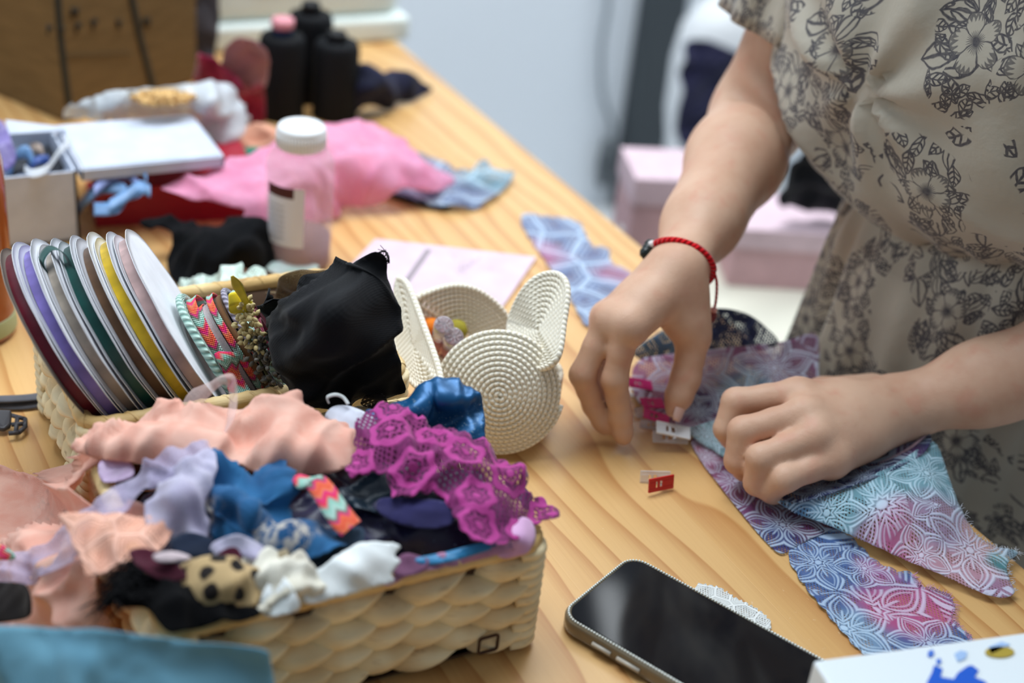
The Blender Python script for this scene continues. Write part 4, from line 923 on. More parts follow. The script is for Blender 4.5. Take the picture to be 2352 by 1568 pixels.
# blue ribbon bundle on the binder
for k, (lab, pts, w, mt) in enumerate((('pale blue ribbon loop at the left end of the binder', [P(180, 480, .02), P(205, 450, .045), P(240, 430, .052), P(290, 440, .052), P(270, 475, .048), P(215, 480, .044)], .014, skyb), ('pale blue ribbon loop curling up on the binder', [P(290, 400, .055), P(325, 395, .062), P(338, 420, .060), P(315, 445, .053), P(270, 455, .052)], .009, skyb),
    ('lilac blue ribbon lying across the binder', [P(215, 440, .055), P(250, 410, .060), P(290, 400, .060), P(320, 430, .056)], .013, satin('satin_periwinkle', (132, 148, 204))), ('sky blue ribbon strip slanting down the binder', [P(250, 475, .050), P(290, 450, .055), P(320, 430, .057), P(345, 440, .053)], .014, skyb))):
    loopy('ribbon_loop', lab, pts, w, mt, 'blue ribbons on the binder', 60 + k, V(.2, .8, .5))
# pink tulle heap
ptul = fabric('pink_tulle', (252, 188, 220), (248, 168, 204), rough=.7, cover=.82, transl=.35)
scrap('tulle_heap', 'bright pink tulle flowing over the binder and behind the clear bottle', [(372, 432, .046), (440, 408, .052), (520, 375, .058), (600, 350, .062), (690, 310, .066), (730, 286, .068), (780, 280, .066), (840, 290, .058), (890, 306, .052), (930, 335, .046), (965, 375, .040), (1020, 400, .026), (1036, 424, .016), (985, 442, .016), (915, 430, .026), (870, 462, .010), (800, 470, .008), (762, 500, .004), (700, 520, .010), (610, 535, .018), (555, 510, .030), (560, 480, .042), (470, 465, .044), (400, 450, .045)], ptul, 'tulle',
      inner=[(700, 400, .055), (820, 380, .050), (900, 380, .045), (500, 430, .054)], fold=.007, fscale=16, seed=70, fdir=.4)
dark = fabric('black_lining', (24, 26, 32))
ldye = lambda nm, blobs, base=(120, 138, 180), **k: lace(nm, base, blobs, [], line=.9, **k)
lcA = ldye('lace_blue_violet', [(-.03, .01, .05, (150, 130, 180)), (.06, .0, .05, (110, 160, 180))])
scrap('fabric_scrap', 'black cloth edge under the blue violet lace scrap', [(832, 412, .004), (880, 445, .003), (950, 465, .003), (1030, 478, .003), (1010, 440, .004), (930, 420, .005), (870, 395, .006)], dark, fold=.002, seed=71)
scrap('lace_scrap', 'blue and violet lace scrap spread behind the pink tulle', [(840, 405, .008), (880, 372, .012), (950, 352, .014), (1010, 372, .012), (1065, 392, .010), (1110, 370, .014), (1135, 392, .010), (1182, 396, .008), (1150, 440, .006), (1098, 474, .005), (1060, 478, .005), (1000, 470, .008), (900, 445, .007)], lcA, 'lace', fold=.004, seed=72, inner=[(1000, 420, .010)])
lcB = ldye('lace_blue_pink', [(-.035, .03, .045, (206, 130, 176)), (.03, -.03, .03, (196, 140, 180))], (134, 152, 196))
scrap('lace_trim', 'scalloped blue lace trim with a pink flower near the table edge', [(1198, 505, .002), (1250, 498, .002), (1325, 512, .002), (1345, 545, .002), (1360, 568, .002), (1395, 572, .002), (1402, 605, .002), (1445, 628, .002), (1438, 668, .002), (1400, 700, .002), (1385, 735, .002), (1350, 748, .002), (1315, 690, .002), (1265, 615, .002)], lcB, 'lace', fold=.001, fine=.0004, seed=73, frill=(4, 26))
# pink card
pa, pb, pc = P(862, 548, .003), P(1232, 590, .003), P(1138, 728, .003); pd = pa + pc - pb
t = thing('pink_card', 'pale pink printed card lying flat behind the rope basket', 'card', (pa + pc) / 2)
mb = MB(); mb.add(*extrude([pd, pc, pb, pa], V(0, 0, -.002))); put('sheet', mb, paper('pale_pink_card', (216, 196, 208)), t, smooth=False)
mb = MB(); s0, s1 = P(985, 572, .0036), P(902, 690, .0036); w_ = (pb - pa) / np.linalg.norm(pb - pa) * .0028; mb.add([s0 - w_, s0 + w_, s1 + w_, s1 - w_], [(0, 1, 2, 3)]); put('grey_stripe', mb, plain('grey_ink', (150, 140, 146), .7), t, smooth=False)
mb = MB(); rng = random.Random(4)
for (px, py, m_) in ((1035, 588, 3), (1060, 610, 5), (1082, 598, 4), (1120, 620, 2), (1050, 625, 4)):
    for k in range(m_):
        a = P(px + k * 6 + rng.uniform(-2, 2), py + rng.uniform(-6, 6), .0034); b = P(px + k * 6 + rng.uniform(-4, 4), py + rng.uniform(-9, 9), .0034); mb.add(*tube([a, (a + b) / 2 + V(.0005, .0003, 0), b], .0003, 4))
put('faint_writing', mb, plain('faint_ink', (158, 146, 150), .7), t)
# bag of gold beads and clear packets
t = thing('bead_packet', 'clear plastic packet of gold beads behind the white lid', 'beads', P(360, 260, .05))
pk_ = Mat('clear_film', .15, .6); pk_.color(lin(222, 230, 236)); pk_.alpha(pk_.noise(pk_.coord('POS'), 30, 2) * .3 + .45)
o_ = cloth('film', [(158, 262, .055), (165, 236, .075), (230, 222, .086), (300, 204, .094), (420, 196, .096), (500, 192, .092), (535, 205, .085), (552, 240, .068), (555, 300, .045), (500, 335, .035), (460, 290, .05), (300, 280, .055)], pk_.m, inner=[(480, 240, .088), (250, 250, .08)], fold=.006, fscale=30, seed=80, parent=t)
mb = MB(); rng = random.Random(2)
for k in range(260):
    a, b = rng.uniform(0, 2 * PI), math.sqrt(rng.random()); c = P(375 + 72 * b * math.cos(a), 224 + 17 * b * math.sin(a), .092 + .006 * (1 - b) + rng.uniform(-.003, .003))
    mb.add(*lathe([(.0003, .0026), (.0019, .0018), (.0026, 0), (.0019, -.0018), (.0003, -.0026)], c, 7))
o_ = put('beads', mb, Mat('gold_beads', .25, .6, metal=.5).color(lin(212, 172, 112)).m, t); o_['kind'] = 'stuff'
scrap('plastic_packet', 'clear crinkled packet between white lid and thread cones', [(440, 330, .04), (470, 250, .065), (530, 230, .07), (560, 250, .05), (565, 330, .02), (520, 380, .012), (480, 370, .02)], pk_.m, 'packet', fold=.008, fscale=34, seed=81)
scrap('fabric_scrap', 'peach orange cloth bit left of the clear bottle', [(525, 340, .03), (540, 300, .04), (600, 285, .045), (640, 300, .045), (640, 350, .03), (560, 362, .02)], fabric('peach_orange', (226, 166, 138)), fold=.004, seed=82)
scrap('fabric_scrap', 'emerald green cloth corner by the white lid', [(530, 365, .03), (545, 345, .034), (590, 338, .036), (600, 350, .032), (560, 372, .026)], fabric('emerald', (36, 128, 106)), fold=.002, seed=83)
crim = fabric('crimson_cloth', (146, 30, 66), (110, 18, 46))
scrap('cloth_heap', 'crimson cloth heap between cardboard box and thread cones', [(448, 260, .01), (455, 130, .09), (480, 118, .1), (530, 160, .085), (575, 190, .075), (605, 200, .07), (605, 270, .02), (560, 290, .01)], crim, 'cloth', fold=.008, fscale=14, seed=84)
scrap('cloth_heap', 'dusty rose cloth behind the crimson heap', [(500, 180, .06), (520, 110, .11), (570, 90, .12), (615, 110, .11), (612, 200, .05), (560, 200, .05)], fabric('dusty_rose', (178, 134, 144)), 'cloth', fold=.006, seed=85)
scrap('cloth_heap', 'dark grey cloth bag standing behind the cardboard box', [(445, 200, ('y', 1.60)), (450, -40, ('y', 1.62)), (475, -60, ('y', 1.62)), (500, -20, ('y', 1.62)), (500, 80, ('y', 1.61)), (480, 190, ('y', 1.60))], fabric('dark_grey_cloth', (70, 66, 70)), 'cloth', fold=.004, seed=86)
nav2 = fabric('navy_cloth', (30, 32, 58), (20, 22, 40), sheen=.05)
scrap('cloth_heap', 'navy cloth heap beside the thread cones near the table corner', [(800, 262, .003), (812, 175, .045), (850, 150, .055), (880, 165, .048), (905, 158, .042), (950, 178, .025), (984, 206, .004), (960, 222, .003), (900, 242, .003), (850, 252, .003)], nav2, 'cloth', fold=.007, fscale=15, seed=87, inner=[(860, 200, .045)])
# black garments and mint lace behind the reels
scrap('cloth_heap', 'black cloth heap with a strap in front of the clear bottle', [(318, 520, .030), (360, 506, .032), (420, 508, .030), (465, 522, .028), (510, 512, .034), (550, 498, .044), (590, 500, .046), (640, 525, .036), (690, 535, .028), (712, 575, .012), (705, 605, .006), (640, 612, .008), (600, 625, .008), (550, 612, .020), (490, 640, .012), (440, 665, .006), (395, 640, .006), (384, 600, .010), (400, 555, .024), (385, 530, .028), (345, 534, .026)], fabric('black_jersey', (13, 14, 17), (9, 10, 12), sheen=.03, spec=.12), 'cloth', fold=.007, fscale=16, seed=88, inner=[(550, 560, .045), (470, 580, .030)])
scrap('lace_bundle', 'pale mint lace bundle behind the trims and dried flowers', [(415, 655, .02), (440, 640, .03), (480, 630, .044), (520, 618, .054), (556, 605, .058), (560, 625, .055), (590, 618, .054), (615, 650, .045), (620, 690, .030), (590, 712, .022), (540, 712, .02), (470, 712, .02), (430, 700, .016)], lace('mint_lace', (206, 226, 214), [], [], line=.5, pale=(236, 244, 240), hole=.002, cell=50, cover=.98, ground=.9, dark=0), 'lace', fold=.006, fscale=26, seed=89, inner=[(520, 670, .052), (590, 660, .050)])
scrap('paper_sheet', 'mint and white folded paper beside the black cloth heap', [(600, 604, .012), (690, 596, .014), (736, 612, .010), (720, 622, .008), (640, 632, .006), (615, 622, .010)], fabric('mint_white_paper', (226, 236, 238), (200, 228, 220)), 'paper', fold=.001, round_=False, seed=90)
# straps and buckle on the left
gs = fabric('grey_webbing', (92, 92, 98))
tag(put('strap', MB().add(*strip([P(-40, 925, .004), P(40, 930, .003), P(100, 920, .004), P(140, 890, .010), P(166, 872, .014)], .010, V(.1, 1, .3))), gs, solid=.001), 'grey webbing strap curling up beside the back basket', 'strap')
tag(put('strap', MB().add(*strip([P(-40, 918, .008), P(60, 915, .007), P(165, 900, .006)], .008, V(.0, 1, .1))), gs, solid=.001), 'grey webbing strap lying straight on the table beside the back basket', 'strap')
bk_ = plain('grey_buckle_plastic', (70, 70, 76), .45); t = thing('buckle', 'grey plastic buckle on the table at the left edge', 'buckle', P(20, 985, 0))
mb = MB(); mb.add(*extrude([P(-30, 990, .003), P(10, 993, .003), P(26, 985, .003), P(28, 950, .010), P(-30, 948, .012)], V(0, 0, .004))); put('body', mb, bk_, t, smooth=False, bevel=.0015)
mb = MB()
for seg in ([(24, 953), (58, 962)], [(58, 962), (58, 980)], [(58, 980), (44, 993)], [(44, 993), (20, 995)], [(26, 975), (56, 972)], [(40, 957), (36, 992)]): mb.add(*tube([P(*seg[0], .006), P(*seg[1], .006)], .0017, 7))
put('loop_bar', mb, bk_, t)
# ------------------------------------------------------------------ behind the table
t = thing('low_table', 'cream topped low table beyond the work table', 'table', (1.4, 1.3, -TT))
put('top', rbox(1.0, 1.75, 1.06, 1.50, -.26, -.22), plain('cream_laminate', (222, 220, 204), .5), t, smooth=False, bevel=.004)
for a in (1.02, 1.69):
    for b in (1.08, 1.44): put('leg', rbox(a, a + .04, b, b + .04, -TT, -.26), lm, t, smooth=False)
pkb = paper('pink_box_card', (210, 172, 178)); pkl = paper('pale_pink_lid', (222, 196, 206))
def pbox(label, c, ang, w, d, h):
    R_z = rotz(ang); t = thing('gift_box', label, 'box', c)
    for nm, ww, dd, z0, z1, mt in (('body', w, d, 0, h * .72, pkb), ('lid', w + .006, d + .006, h * .66, h, pkl)):
        v, f = box(-ww / 2, ww / 2, -dd / 2, dd / 2, z0, z1); mb = MB(); mb.add(v @ R_z.T + np.array(c), f); put(nm, mb, mt, t, smooth=False, bevel=.002)
c1 = P(1800, 690, -.22); pbox('pale pink gift box seen between the arm and the dress', c1 + V(.055, .075, 0), math.radians(-24), .18, .12, .085)
c2 = P(1545, 610, -.22); pbox('pale pink gift box left of the forearm by the dark trim', c2 + V(.02, .07, 0), math.radians(-20), .11, .10, .115)
scrap('bag', 'black bag lying on the low table behind the elbow', [(1780, 455, -.10), (1800, 400, -.06), (1840, 350, -.03), (1900, 345, -.02), (1945, 400, -.06), (1950, 465, -.11), (1860, 472, -.12)], fabric('black_nylon', (26, 28, 36)), 'bag', fold=.012, fscale=9, seed=91, minz=-.219)
tag(put('cloth_fold', MB().add(*extrude([P(1412, 552, -.215), P(1432, 518, -.215), P(1468, 512, -.215), P(1478, 570, -.215)], V(0, 0, .02))), whitec, smooth=False, bevel=.006), 'folded white cloth on the low table beside the table edge', 'cloth')
cxy = PY(1640, 90, 2.14); t = thing('dress_form', 'white dress form behind the arm with navy cloth hung over it', 'mannequin', (cxy[0] + .05, 2.16, -TT))
fc = V(cxy[0] + .07, 2.16, 0); zt = cxy[2]
rings = [(zt + .08, .02, .02), (zt + .075, .05, .045), (zt + .06, .09, .06), (zt + .02, .125, .075), (zt - .05, .135, .085), (zt - .15, .13, .09), (zt - .27, .105, .08), (zt - .36, .13, .10), (zt - .42, .14, .11)]
v = [fc + V(a * math.cos(q), b * math.sin(q), z) for z, a, b in rings for q in np.linspace(0, 2 * PI, 36, endpoint=False)]
f = [(j * 36 + k, j * 36 + (k + 1) % 36, (j + 1) * 36 + (k + 1) % 36, (j + 1) * 36 + k) for j in range(8) for k in range(36)] + [tuple(range(36))[::-1], tuple(8 * 36 + k for k in range(36))]
put('torso', MB().add(v, f), MT['white'], t)
put('pole', MB().add(*tube([fc + Z1 * (zt - .42), fc - Z1 * (TT - .02)], .014, 12)), lm, t)
put('base', MB().add(*lathe([(.0001, 0), (.13, 0), (.13, .012), (.03, .03), (.0001, .03)], fc - Z1 * TT, 32)), lm, t)
scrap('cloth_drape', 'navy cloth hanging down the front of the white dress form', [(1570, 120, ('y', 2.03)), (1600, 92, ('y', 2.03)), (1650, 100, ('y', 2.03)), (1720, 150, ('y', 2.03)), (1720, 300, ('y', 2.02)), (1600, 350, ('y', 2.02)), (1555, 310, ('y', 2.02)), (1560, 200, ('y', 2.03))], fabric('navy_drape', (40, 40, 70)), 'cloth', fold=.012, fscale=10, seed=92, minz=-.7)
pts = smooth_path([PY(1400, -120, WY - .02), PY(1398, 0, WY - .02), PY(1382, 110, WY - .02), PY(1385, 220, WY - .02), PY(1408, 290, WY - .02), PY(1402, 330, WY - .02)], 8)
t = thing('hanging_cable', 'grey cable hanging down the white wall with a dark plug', 'cable', pts[-1])
put('cord', MB().add(*tube(pts, .006, 8)), plain('grey_cord', (138, 146, 152), .6), t)
put('plug', MB().add(*tube([PY(1400, 325, WY - .03), PY(1392, 370, WY - .03), PY(1384, 425, WY - .03)], [.014, .018, .012], 10)), plain('dark_plug', (78, 84, 88), .5), t)
# ------------------------------------------------------------------ phone
pd_ = V(.42, -.905, 0); pd_ /= np.linalg.norm(pd_); pw_ = V(-pd_[1], pd_[0], 0)
o0 = V(.402, .585, 0); far = V(.4435, .607, 0)
WD, LN, HT = .087, .172, .0115
pc_ = o0 + pw_ * (WD / 2); pc_ = pc_ - pd_ * ((pc_ - far) @ pd_) + pd_ * (LN / 2)
def onphone(x, y, z): return pc_ + pw_ * x + pd_ * y + Z1 * z
rr_ = rrect(0, 0, WD, LN, .0145, 8)
t = thing('smartphone', 'black screened phone in a rhinestone edged case on the table', 'phone', pc_)
case = Mat('smoky_case', .15, .5, coat=.3); case.color(lin(120, 108, 88))
mb = MB(); n = len(rr_); v = []
for s, z in ((.965, .0), (1.0, .002), (1.0, HT - .002), (.985, HT)): v += [onphone(x * s, y * s, z + .0012) for x, y in rr_]
f = [(j * n + k, j * n + (k + 1) % n, (j + 1) * n + (k + 1) % n, (j + 1) * n + k) for j in range(3) for k in range(n)] + [tuple(range(n))[::-1], tuple(range(3 * n, 4 * n))]
mb.add(v, f); put('case', mb, case.m, t)
mb = MB(); r2 = rrect(0, 0, WD - .0075, LN - .0075, .011, 8); mb.add(*extrude([onphone(x, y, HT + .0012) for x, y in r2], Z1 * .0008)); put('screen', mb, Mat('phone_glass', .06, .5).color((.006, .006, .008, 1)).m, t, smooth=False)
mb = MB(); path = np.array([onphone(x, y, HT + .0018) for x, y in rrect(0, 0, WD - .0042, LN - .0042, .0125, 8)]); per = np.r_[path, path[:1]]
seg = np.linalg.norm(np.diff(per, axis=0), axis=1); cum = np.r_[0, np.cumsum(seg)]; m = int(cum[-1] / .00215)
for k in range(m):
    s = k * cum[-1] / m; c = np.array([np.interp(s, cum, per[:, q]) for q in range(3)])
    mb.add(*lathe([(.0001, .0008), (.0006, .0007), (.00095, .0001), (.0007, -.0006)], c, 6))
o_ = put('rhinestone_edge', mb, Mat('rhinestones', .2, .9, metal=.15).color(lin(228, 234, 228)).m, t, smooth=False); o_['kind'] = 'stuff'
def mirrored(px, py, z):   # where the ceiling shows in the flat glass
    p = P(px, py, HT); d = ray(px, py) * V(1, 1, -1); return p + d * ((z - p[2]) / d[2])
q0, q1, qa, qb = mirrored(1392, 1340, 1.9), mirrored(1428, 1520, 1.9), mirrored(1380, 1420, 1.9), mirrored(1440, 1420, 1.9)
tl = area('added_reflection_light', (q0 + q1) / 2, (q0 + q1) / 2 - Z1, .10, .10, 1, (.9, .96, 1))  # added light, set where the phone screen mirrors it as a pale strip
tl.data.size = abs(float(np.linalg.norm(np.cross(qb - qa, (q1 - q0) / np.linalg.norm(q1 - q0))))); tl.data.size_y = float(np.linalg.norm(q1 - q0))
tl.data.energy = 5.0 * PI * tl.data.size * tl.data.size_y
ya = (q1 - q0) / np.linalg.norm(q1 - q0); xa = np.cross(ya, Z1)
tl.matrix_world = Matrix(((xa[0], ya[0], 0, tl.location[0]), (xa[1], ya[1], 0, tl.location[1]), (xa[2], ya[2], 1, tl.location[2]), (0, 0, 0, 1)))
for a, b in ((.030, .044), (.049, .066)):
    mb = MB(); mb.add(*tube([onphone(-WD / 2 - .0006, -LN / 2 + a, .007), onphone(-WD / 2 - .0006, -LN / 2 + b, .007)], .0015, 8)); put('side_button', mb, plain('silver_button', (196, 190, 178), .3), t)
scrap('lace_trim', 'narrow white lace trim peeking out from under the phone', [(1600, 1345, .002), (1640, 1350, .002), (1660, 1358, .002), (1690, 1378, .002), (1720, 1392, .002), (1750, 1412, .002), (1768, 1436, .002), (1740, 1440, .0015), (1660, 1400, .0015), (1610, 1372, .0015)], lace('white_lace', (226, 230, 228), [], [], line=.6, pale=(240, 242, 240), hole=.002, cell=90, cover=1, ground=.85, dark=0), 'lace', fold=.0004, fine=.0002, seed=101, res=5, frill=(7, 13))
# ------------------------------------------------------------------ white box with blue brush print
zb = .080; k0 = P(1868, 1514, zb); k1 = P(2352, 1450, zb); ub = (k1 - k0) / np.linalg.norm(k1 - k0); vb = V(ub[1], -ub[0], 0)
t = thing('printed_box', 'white box with blue brush print at the near right corner', 'box', k0 + ub * .1 + vb * .07)
mb = MB(); mb.add(*extrude([k0 - Z1 * zb, k0 + vb * .15 - Z1 * zb, k0 + vb * .15 + ub * .21 - Z1 * zb, k0 + ub * .21 - Z1 * zb], Z1 * (zb - .0004))); put('carton', mb, plain('glossy_white_card', (226, 234, 238), .35), t, smooth=False, bevel=.002)
bl = plain('blue_print', (22, 88, 196), .5)
def decal(name, loops, mt):
    mb = MB()
    for lp in loops: mb.add(*extrude([P(a, b, zb) for a, b in lp][::-1], Z1 * .0004))
    return put(name, mb, mt, t, smooth=False)
decal('brush_print', [[(2128, 1568), (2140, 1545), (2145, 1528), (2165, 1536), (2160, 1555), (2190, 1560), (2200, 1545), (2222, 1530), (2232, 1528), (2248, 1540), (2238, 1555), (2262, 1565), (2290, 1600), (2128, 1600)]], bl)
decal('brush_print', [[(2132, 1496), (2142, 1492), (2146, 1502), (2138, 1510), (2130, 1506)], [(2150, 1515), (2160, 1512), (2162, 1522), (2152, 1528)]], plain('blue_print_mid', (70, 116, 206), .5))
decal('pale_print', [[(2192, 1502), (2206, 1494), (2222, 1498), (2218, 1512), (2200, 1520)], [(2270, 1486), (2300, 1474), (2320, 1480), (2290, 1496), (2276, 1502)]], plain('blue_print_pale', (160, 190, 230), .5))
decal('gold_spot', [[(2296 + 34 * math.cos(q), 1498 + 13 * math.sin(q)) for q in np.linspace(0, 2 * PI, 20, endpoint=False)], ], plain('gold_print', (172, 150, 62), .35))
# ------------------------------------------------------------------ dyed lace under the hands
def fl(name, px, py, z):  # filled in after the cloth is laid out
    return P(px, py, z)
def plane_of(outline):
    p = np.array([CC + ray(a, b) * tpar((a, b, z)) for a, b, z in outline]); return p
def lace_piece(name, label, outline, base, blobs, flowers, inner=(), **k):
    """lays the cloth, then dyes it: dye spots and flowers are given where they fall on it"""
    lk = {q: k.pop(q) for q in ('line', 'pale', 'cell', 'cover', 'ground', 'dark', 'hole') if q in k}
    o = cloth(name, outline, MT['white'], inner, **k); c0, a, b = CLOTH[o.name]
    ctl = list(outline) + list(inner)
    def uvof(px, py):
        w = [1 / ((px - c[0]) ** 2 + (py - c[1]) ** 2 + 50) for c in ctl]; tt_ = sum(q * tpar(c) for q, c in zip(w, ctl)) / sum(w); p = CC + ray(px, py) * tt_ - c0; return p @ a, p @ b
    bl_ = [(*uvof(x, y), r, c) for x, y, r, c in blobs]; fs = [(*uvof(x, y), r, n, rot) for x, y, r, n, rot in flowers]
    o.data.materials.clear(); o.data.materials.append(lace(name + '_dye', base, bl_, fs, **lk)); return tag(o, label, 'lace', 'dyed lace pieces')
BLUE, CYAN, PINK, PURP, NAVY = (84, 122, 188), (150, 208, 224), (226, 108, 168), (150, 84, 140), (44, 52, 96)
lace_piece('lace_piece', 'blue lace with a large pink flower lying flat in front of the hands', [(1812, 1266, .002), (1850, 1245, .003), (1905, 1210, .005), (1960, 1240, .004), (2010, 1290, .003), (2060, 1312, .002), (2095, 1318, .002), (2112, 1345, .002), (2160, 1358, .002), (2190, 1385, .002), (2186, 1420, .002), (2215, 1455, .002), (2230, 1475, .002), (2150, 1490, .002), (2060, 1500, .002), (1990, 1500, .002), (1930, 1440, .002), (1875, 1375, .002), (1835, 1320, .002)],
           BLUE, [(2060, 1420, .038, PINK), (2140, 1400, .030, PINK), (2010, 1320, .020, (200, 130, 190)), (1900, 1300, .03, (96, 136, 200)), (1960, 1480, .03, (150, 190, 228))],
           [(2010, 1420, .046, 6, .35), (1880, 1290, .030, 6, .2), (1925, 1480, .034, 6, .6), (2130, 1490, .028, 6, .0), (1985, 1310, .022, 5, .5)], fold=.0008, fine=.0005, seed=110, frill=(5, 38), res=7)
lace_piece('lace_piece', 'purple pink lace strip lying on the table below the left hand', [(1588, 1010, .003), (1640, 1012, .005), (1700, 1060, .005), (1800, 1130, .006), (1900, 1195, .006), (1915, 1212, .004), (1850, 1243, .003), (1818, 1262, .002), (1790, 1270, .002), (1752, 1235, .002), (1700, 1175, .002), (1640, 1100, .002), (1605, 1050, .002)],
           PURP, [(1620, 1050, .03, (214, 150, 180)), (1680, 1110, .03, (184, 110, 160)), (1790, 1240, .028, (60, 72, 140)), (1860, 1190, .03, (110, 50, 100))],
           [(1690, 1110, .030, 6, .4), (1800, 1200, .030, 6, .1), (1620, 1050, .022, 6, .2)], fold=.001, fine=.0005, seed=111, res=7)
lace_piece('lace_piece', 'cyan to pink lace folded over, hanging from the left hand', [(1782, 1148, .014), (1830, 1150, .020), (1900, 1130, .028), (1990, 1098, .034), (2080, 1050, .038), (2135, 1012, .040), (2160, 1032, .038), (2185, 1100, .032), (2205, 1160, .026), (2240, 1225, .016), (2290, 1258, .010), (2338, 1268, .009), (2312, 1298, .008), (2318, 1330, .007), (2330, 1362, .006), (2300, 1374, .005), (2250, 1362, .005), (2180, 1330, .006), (2080, 1285, .008), (1990, 1245, .010), (1900, 1205, .012), (1830, 1180, .012)],
           CYAN, [(2080, 1260, .042, (232, 130, 182)), (2210, 1290, .05, (240, 186, 204)), (2150, 1210, .03, (206, 180, 216)), (2305, 1300, .016, (96, 170, 178)), (1820, 1160, .03, (110, 160, 206)), (2290, 1365, .02, (206, 160, 196))],
           [(2020, 1172, .050, 9, .1), (2140, 1170, .022, 6, .3), (2225, 1270, .036, 6, .5), (2130, 1085, .032, 7, .2), (1900, 1180, .028, 6, .0), (2110, 1290, .022, 5, .4)], inner=[(2050, 1150, .034), (2150, 1150, .033), (1950, 1180, .022)], fold=.0012, fine=.0006, seed=112, res=7, cover=.95, ground=.66, jag=.8)
lace_piece('lace_piece', 'dark navy underside of the folded lace under the left wrist', [(1790, 1136, .0165), (1820, 1085, .018), (1900, 1060, .022), (1980, 1030, .027), (2050, 1000, .033), (2110, 985, .038), (2140, 1004, .0415), (2120, 1040, .0395), (2060, 1075, .037), (1980, 1108, .035), (1900, 1136, .0295), (1830, 1154, .0215)],
           NAVY, [(2090, 1030, .02, (96, 60, 110))], [(1990, 1095, .024, 7, .2), (1880, 1125, .02, 6, .2)], fold=.0006, fine=.0003, seed=113, res=6, cover=.98, ground=.92, dark=.2, line=.7)
mb = MB(); sp = smooth_path([P(1788, 1136, .018), P(1850, 1110, .0225), P(1940, 1088, .028), P(2010, 1068, .032), P(2080, 1036, .037), P(2112, 1012, .0405), P(2124, 1000, .0415)], 10)
zz = []
for i in range(len(sp) - 1):
    tg_ = sp[i + 1] - sp[i]; sd = np.cross(tg_, Z1); sd /= np.linalg.norm(sd)
    for k in range(3): zz.append(lerp(sp[i], sp[i + 1], k / 3) + sd * (.0012 if (i * 3 + k) % 2 else -.0012) + Z1 * .0006)
mb.add(*tube(zz, .00042, 5)); tag(put('seam_thread', mb, fabric('pink_thread', (214, 176, 186))), 'pale overlock stitching along the folded lace edge', 'thread')
lace_piece('lace_piece', 'mauve lace strip running behind the hands to the dress', [(1450, 870, .008), (1470, 825, .020), (1560, 812, .026), (1680, 798, .032), (1800, 782, .036), (1874, 768, .040), (1880, 850, .022), (1870, 890, .012), (1760, 930, .008), (1660, 990, .006), (1600, 1005, .006), (1520, 960, .004), (1470, 930, .004)],
           (176, 110, 150), [(1600, 840, .05, (196, 130, 168)), (1720, 900, .04, (110, 140, 160)), (1600, 930, .03, (90, 70, 110)), (1850, 830, .04, (150, 100, 130))], [(1590, 860, .040, 7, .2), (1780, 840, .036, 7, .5), (1600, 950, .026, 6, .1)], inner=[(1660, 880, .012)], fold=.002, fine=.0006, seed=114, res=8, ground=.8, cover=.95)
lace_piece('lace_piece', 'round navy mesh lace standing behind the mauve strip', [(1455, 812, .024), (1490, 780, .034), (1580, 730, .048), (1640, 708, .056), (1710, 718, .054), (1760, 752, .044), (1785, 790, .034), (1700, 812, .024), (1600, 822, .018), (1500, 832, .014)],
           (40, 46, 78), [(1520, 800, .04, (90, 120, 140))], [(1640, 760, .04, 8, .2)], fold=.001, seed=115, ground=.97, cover=1.0, dark=.1, line=.5, pale=(96, 112, 150))
lace_piece('lace_piece', 'pale cyan lace tip between the silver clip and the left hand', [(1575, 985, .012), (1600, 978, .016), (1650, 965, .020), (1700, 985, .018), (1690, 1030, .010), (1668, 1052, .006), (1630, 1030, .006), (1596, 1008, .008)],
           (158, 196, 206), [(1620, 1000, .02, (170, 206, 214))], [(1625, 1005, .02, 7, .3)], fold=.001, seed=116, res=6, ground=.8)
wth = fabric('white_thread', (226, 228, 236)); pth = fabric('pink_lace_thread', (232, 170, 206))
_l = [o for o in bpy.data.objects if o.name.startswith('lace_piece')]; _l.sort(key=lambda o: o.name)
fringe('eyelash_threads', [(2095, 1318, .003), (2112, 1345, .003), (2160, 1358, .003), (2190, 1385, .003), (2188, 1420, .003), (2218, 1455, .003), (2235, 1478, .003)][::-1], _l[0], pth, 110, .0042, .00017, 1)
fringe('eyelash_threads', [(2205, 1160, .026), (2240, 1225, .016), (2290, 1258, .010), (2338, 1268, .009), (2312, 1298, .008), (2320, 1330, .007), (2332, 1362, .006)][::-1], _l[2], wth, 90, .0040, .00017, 2)
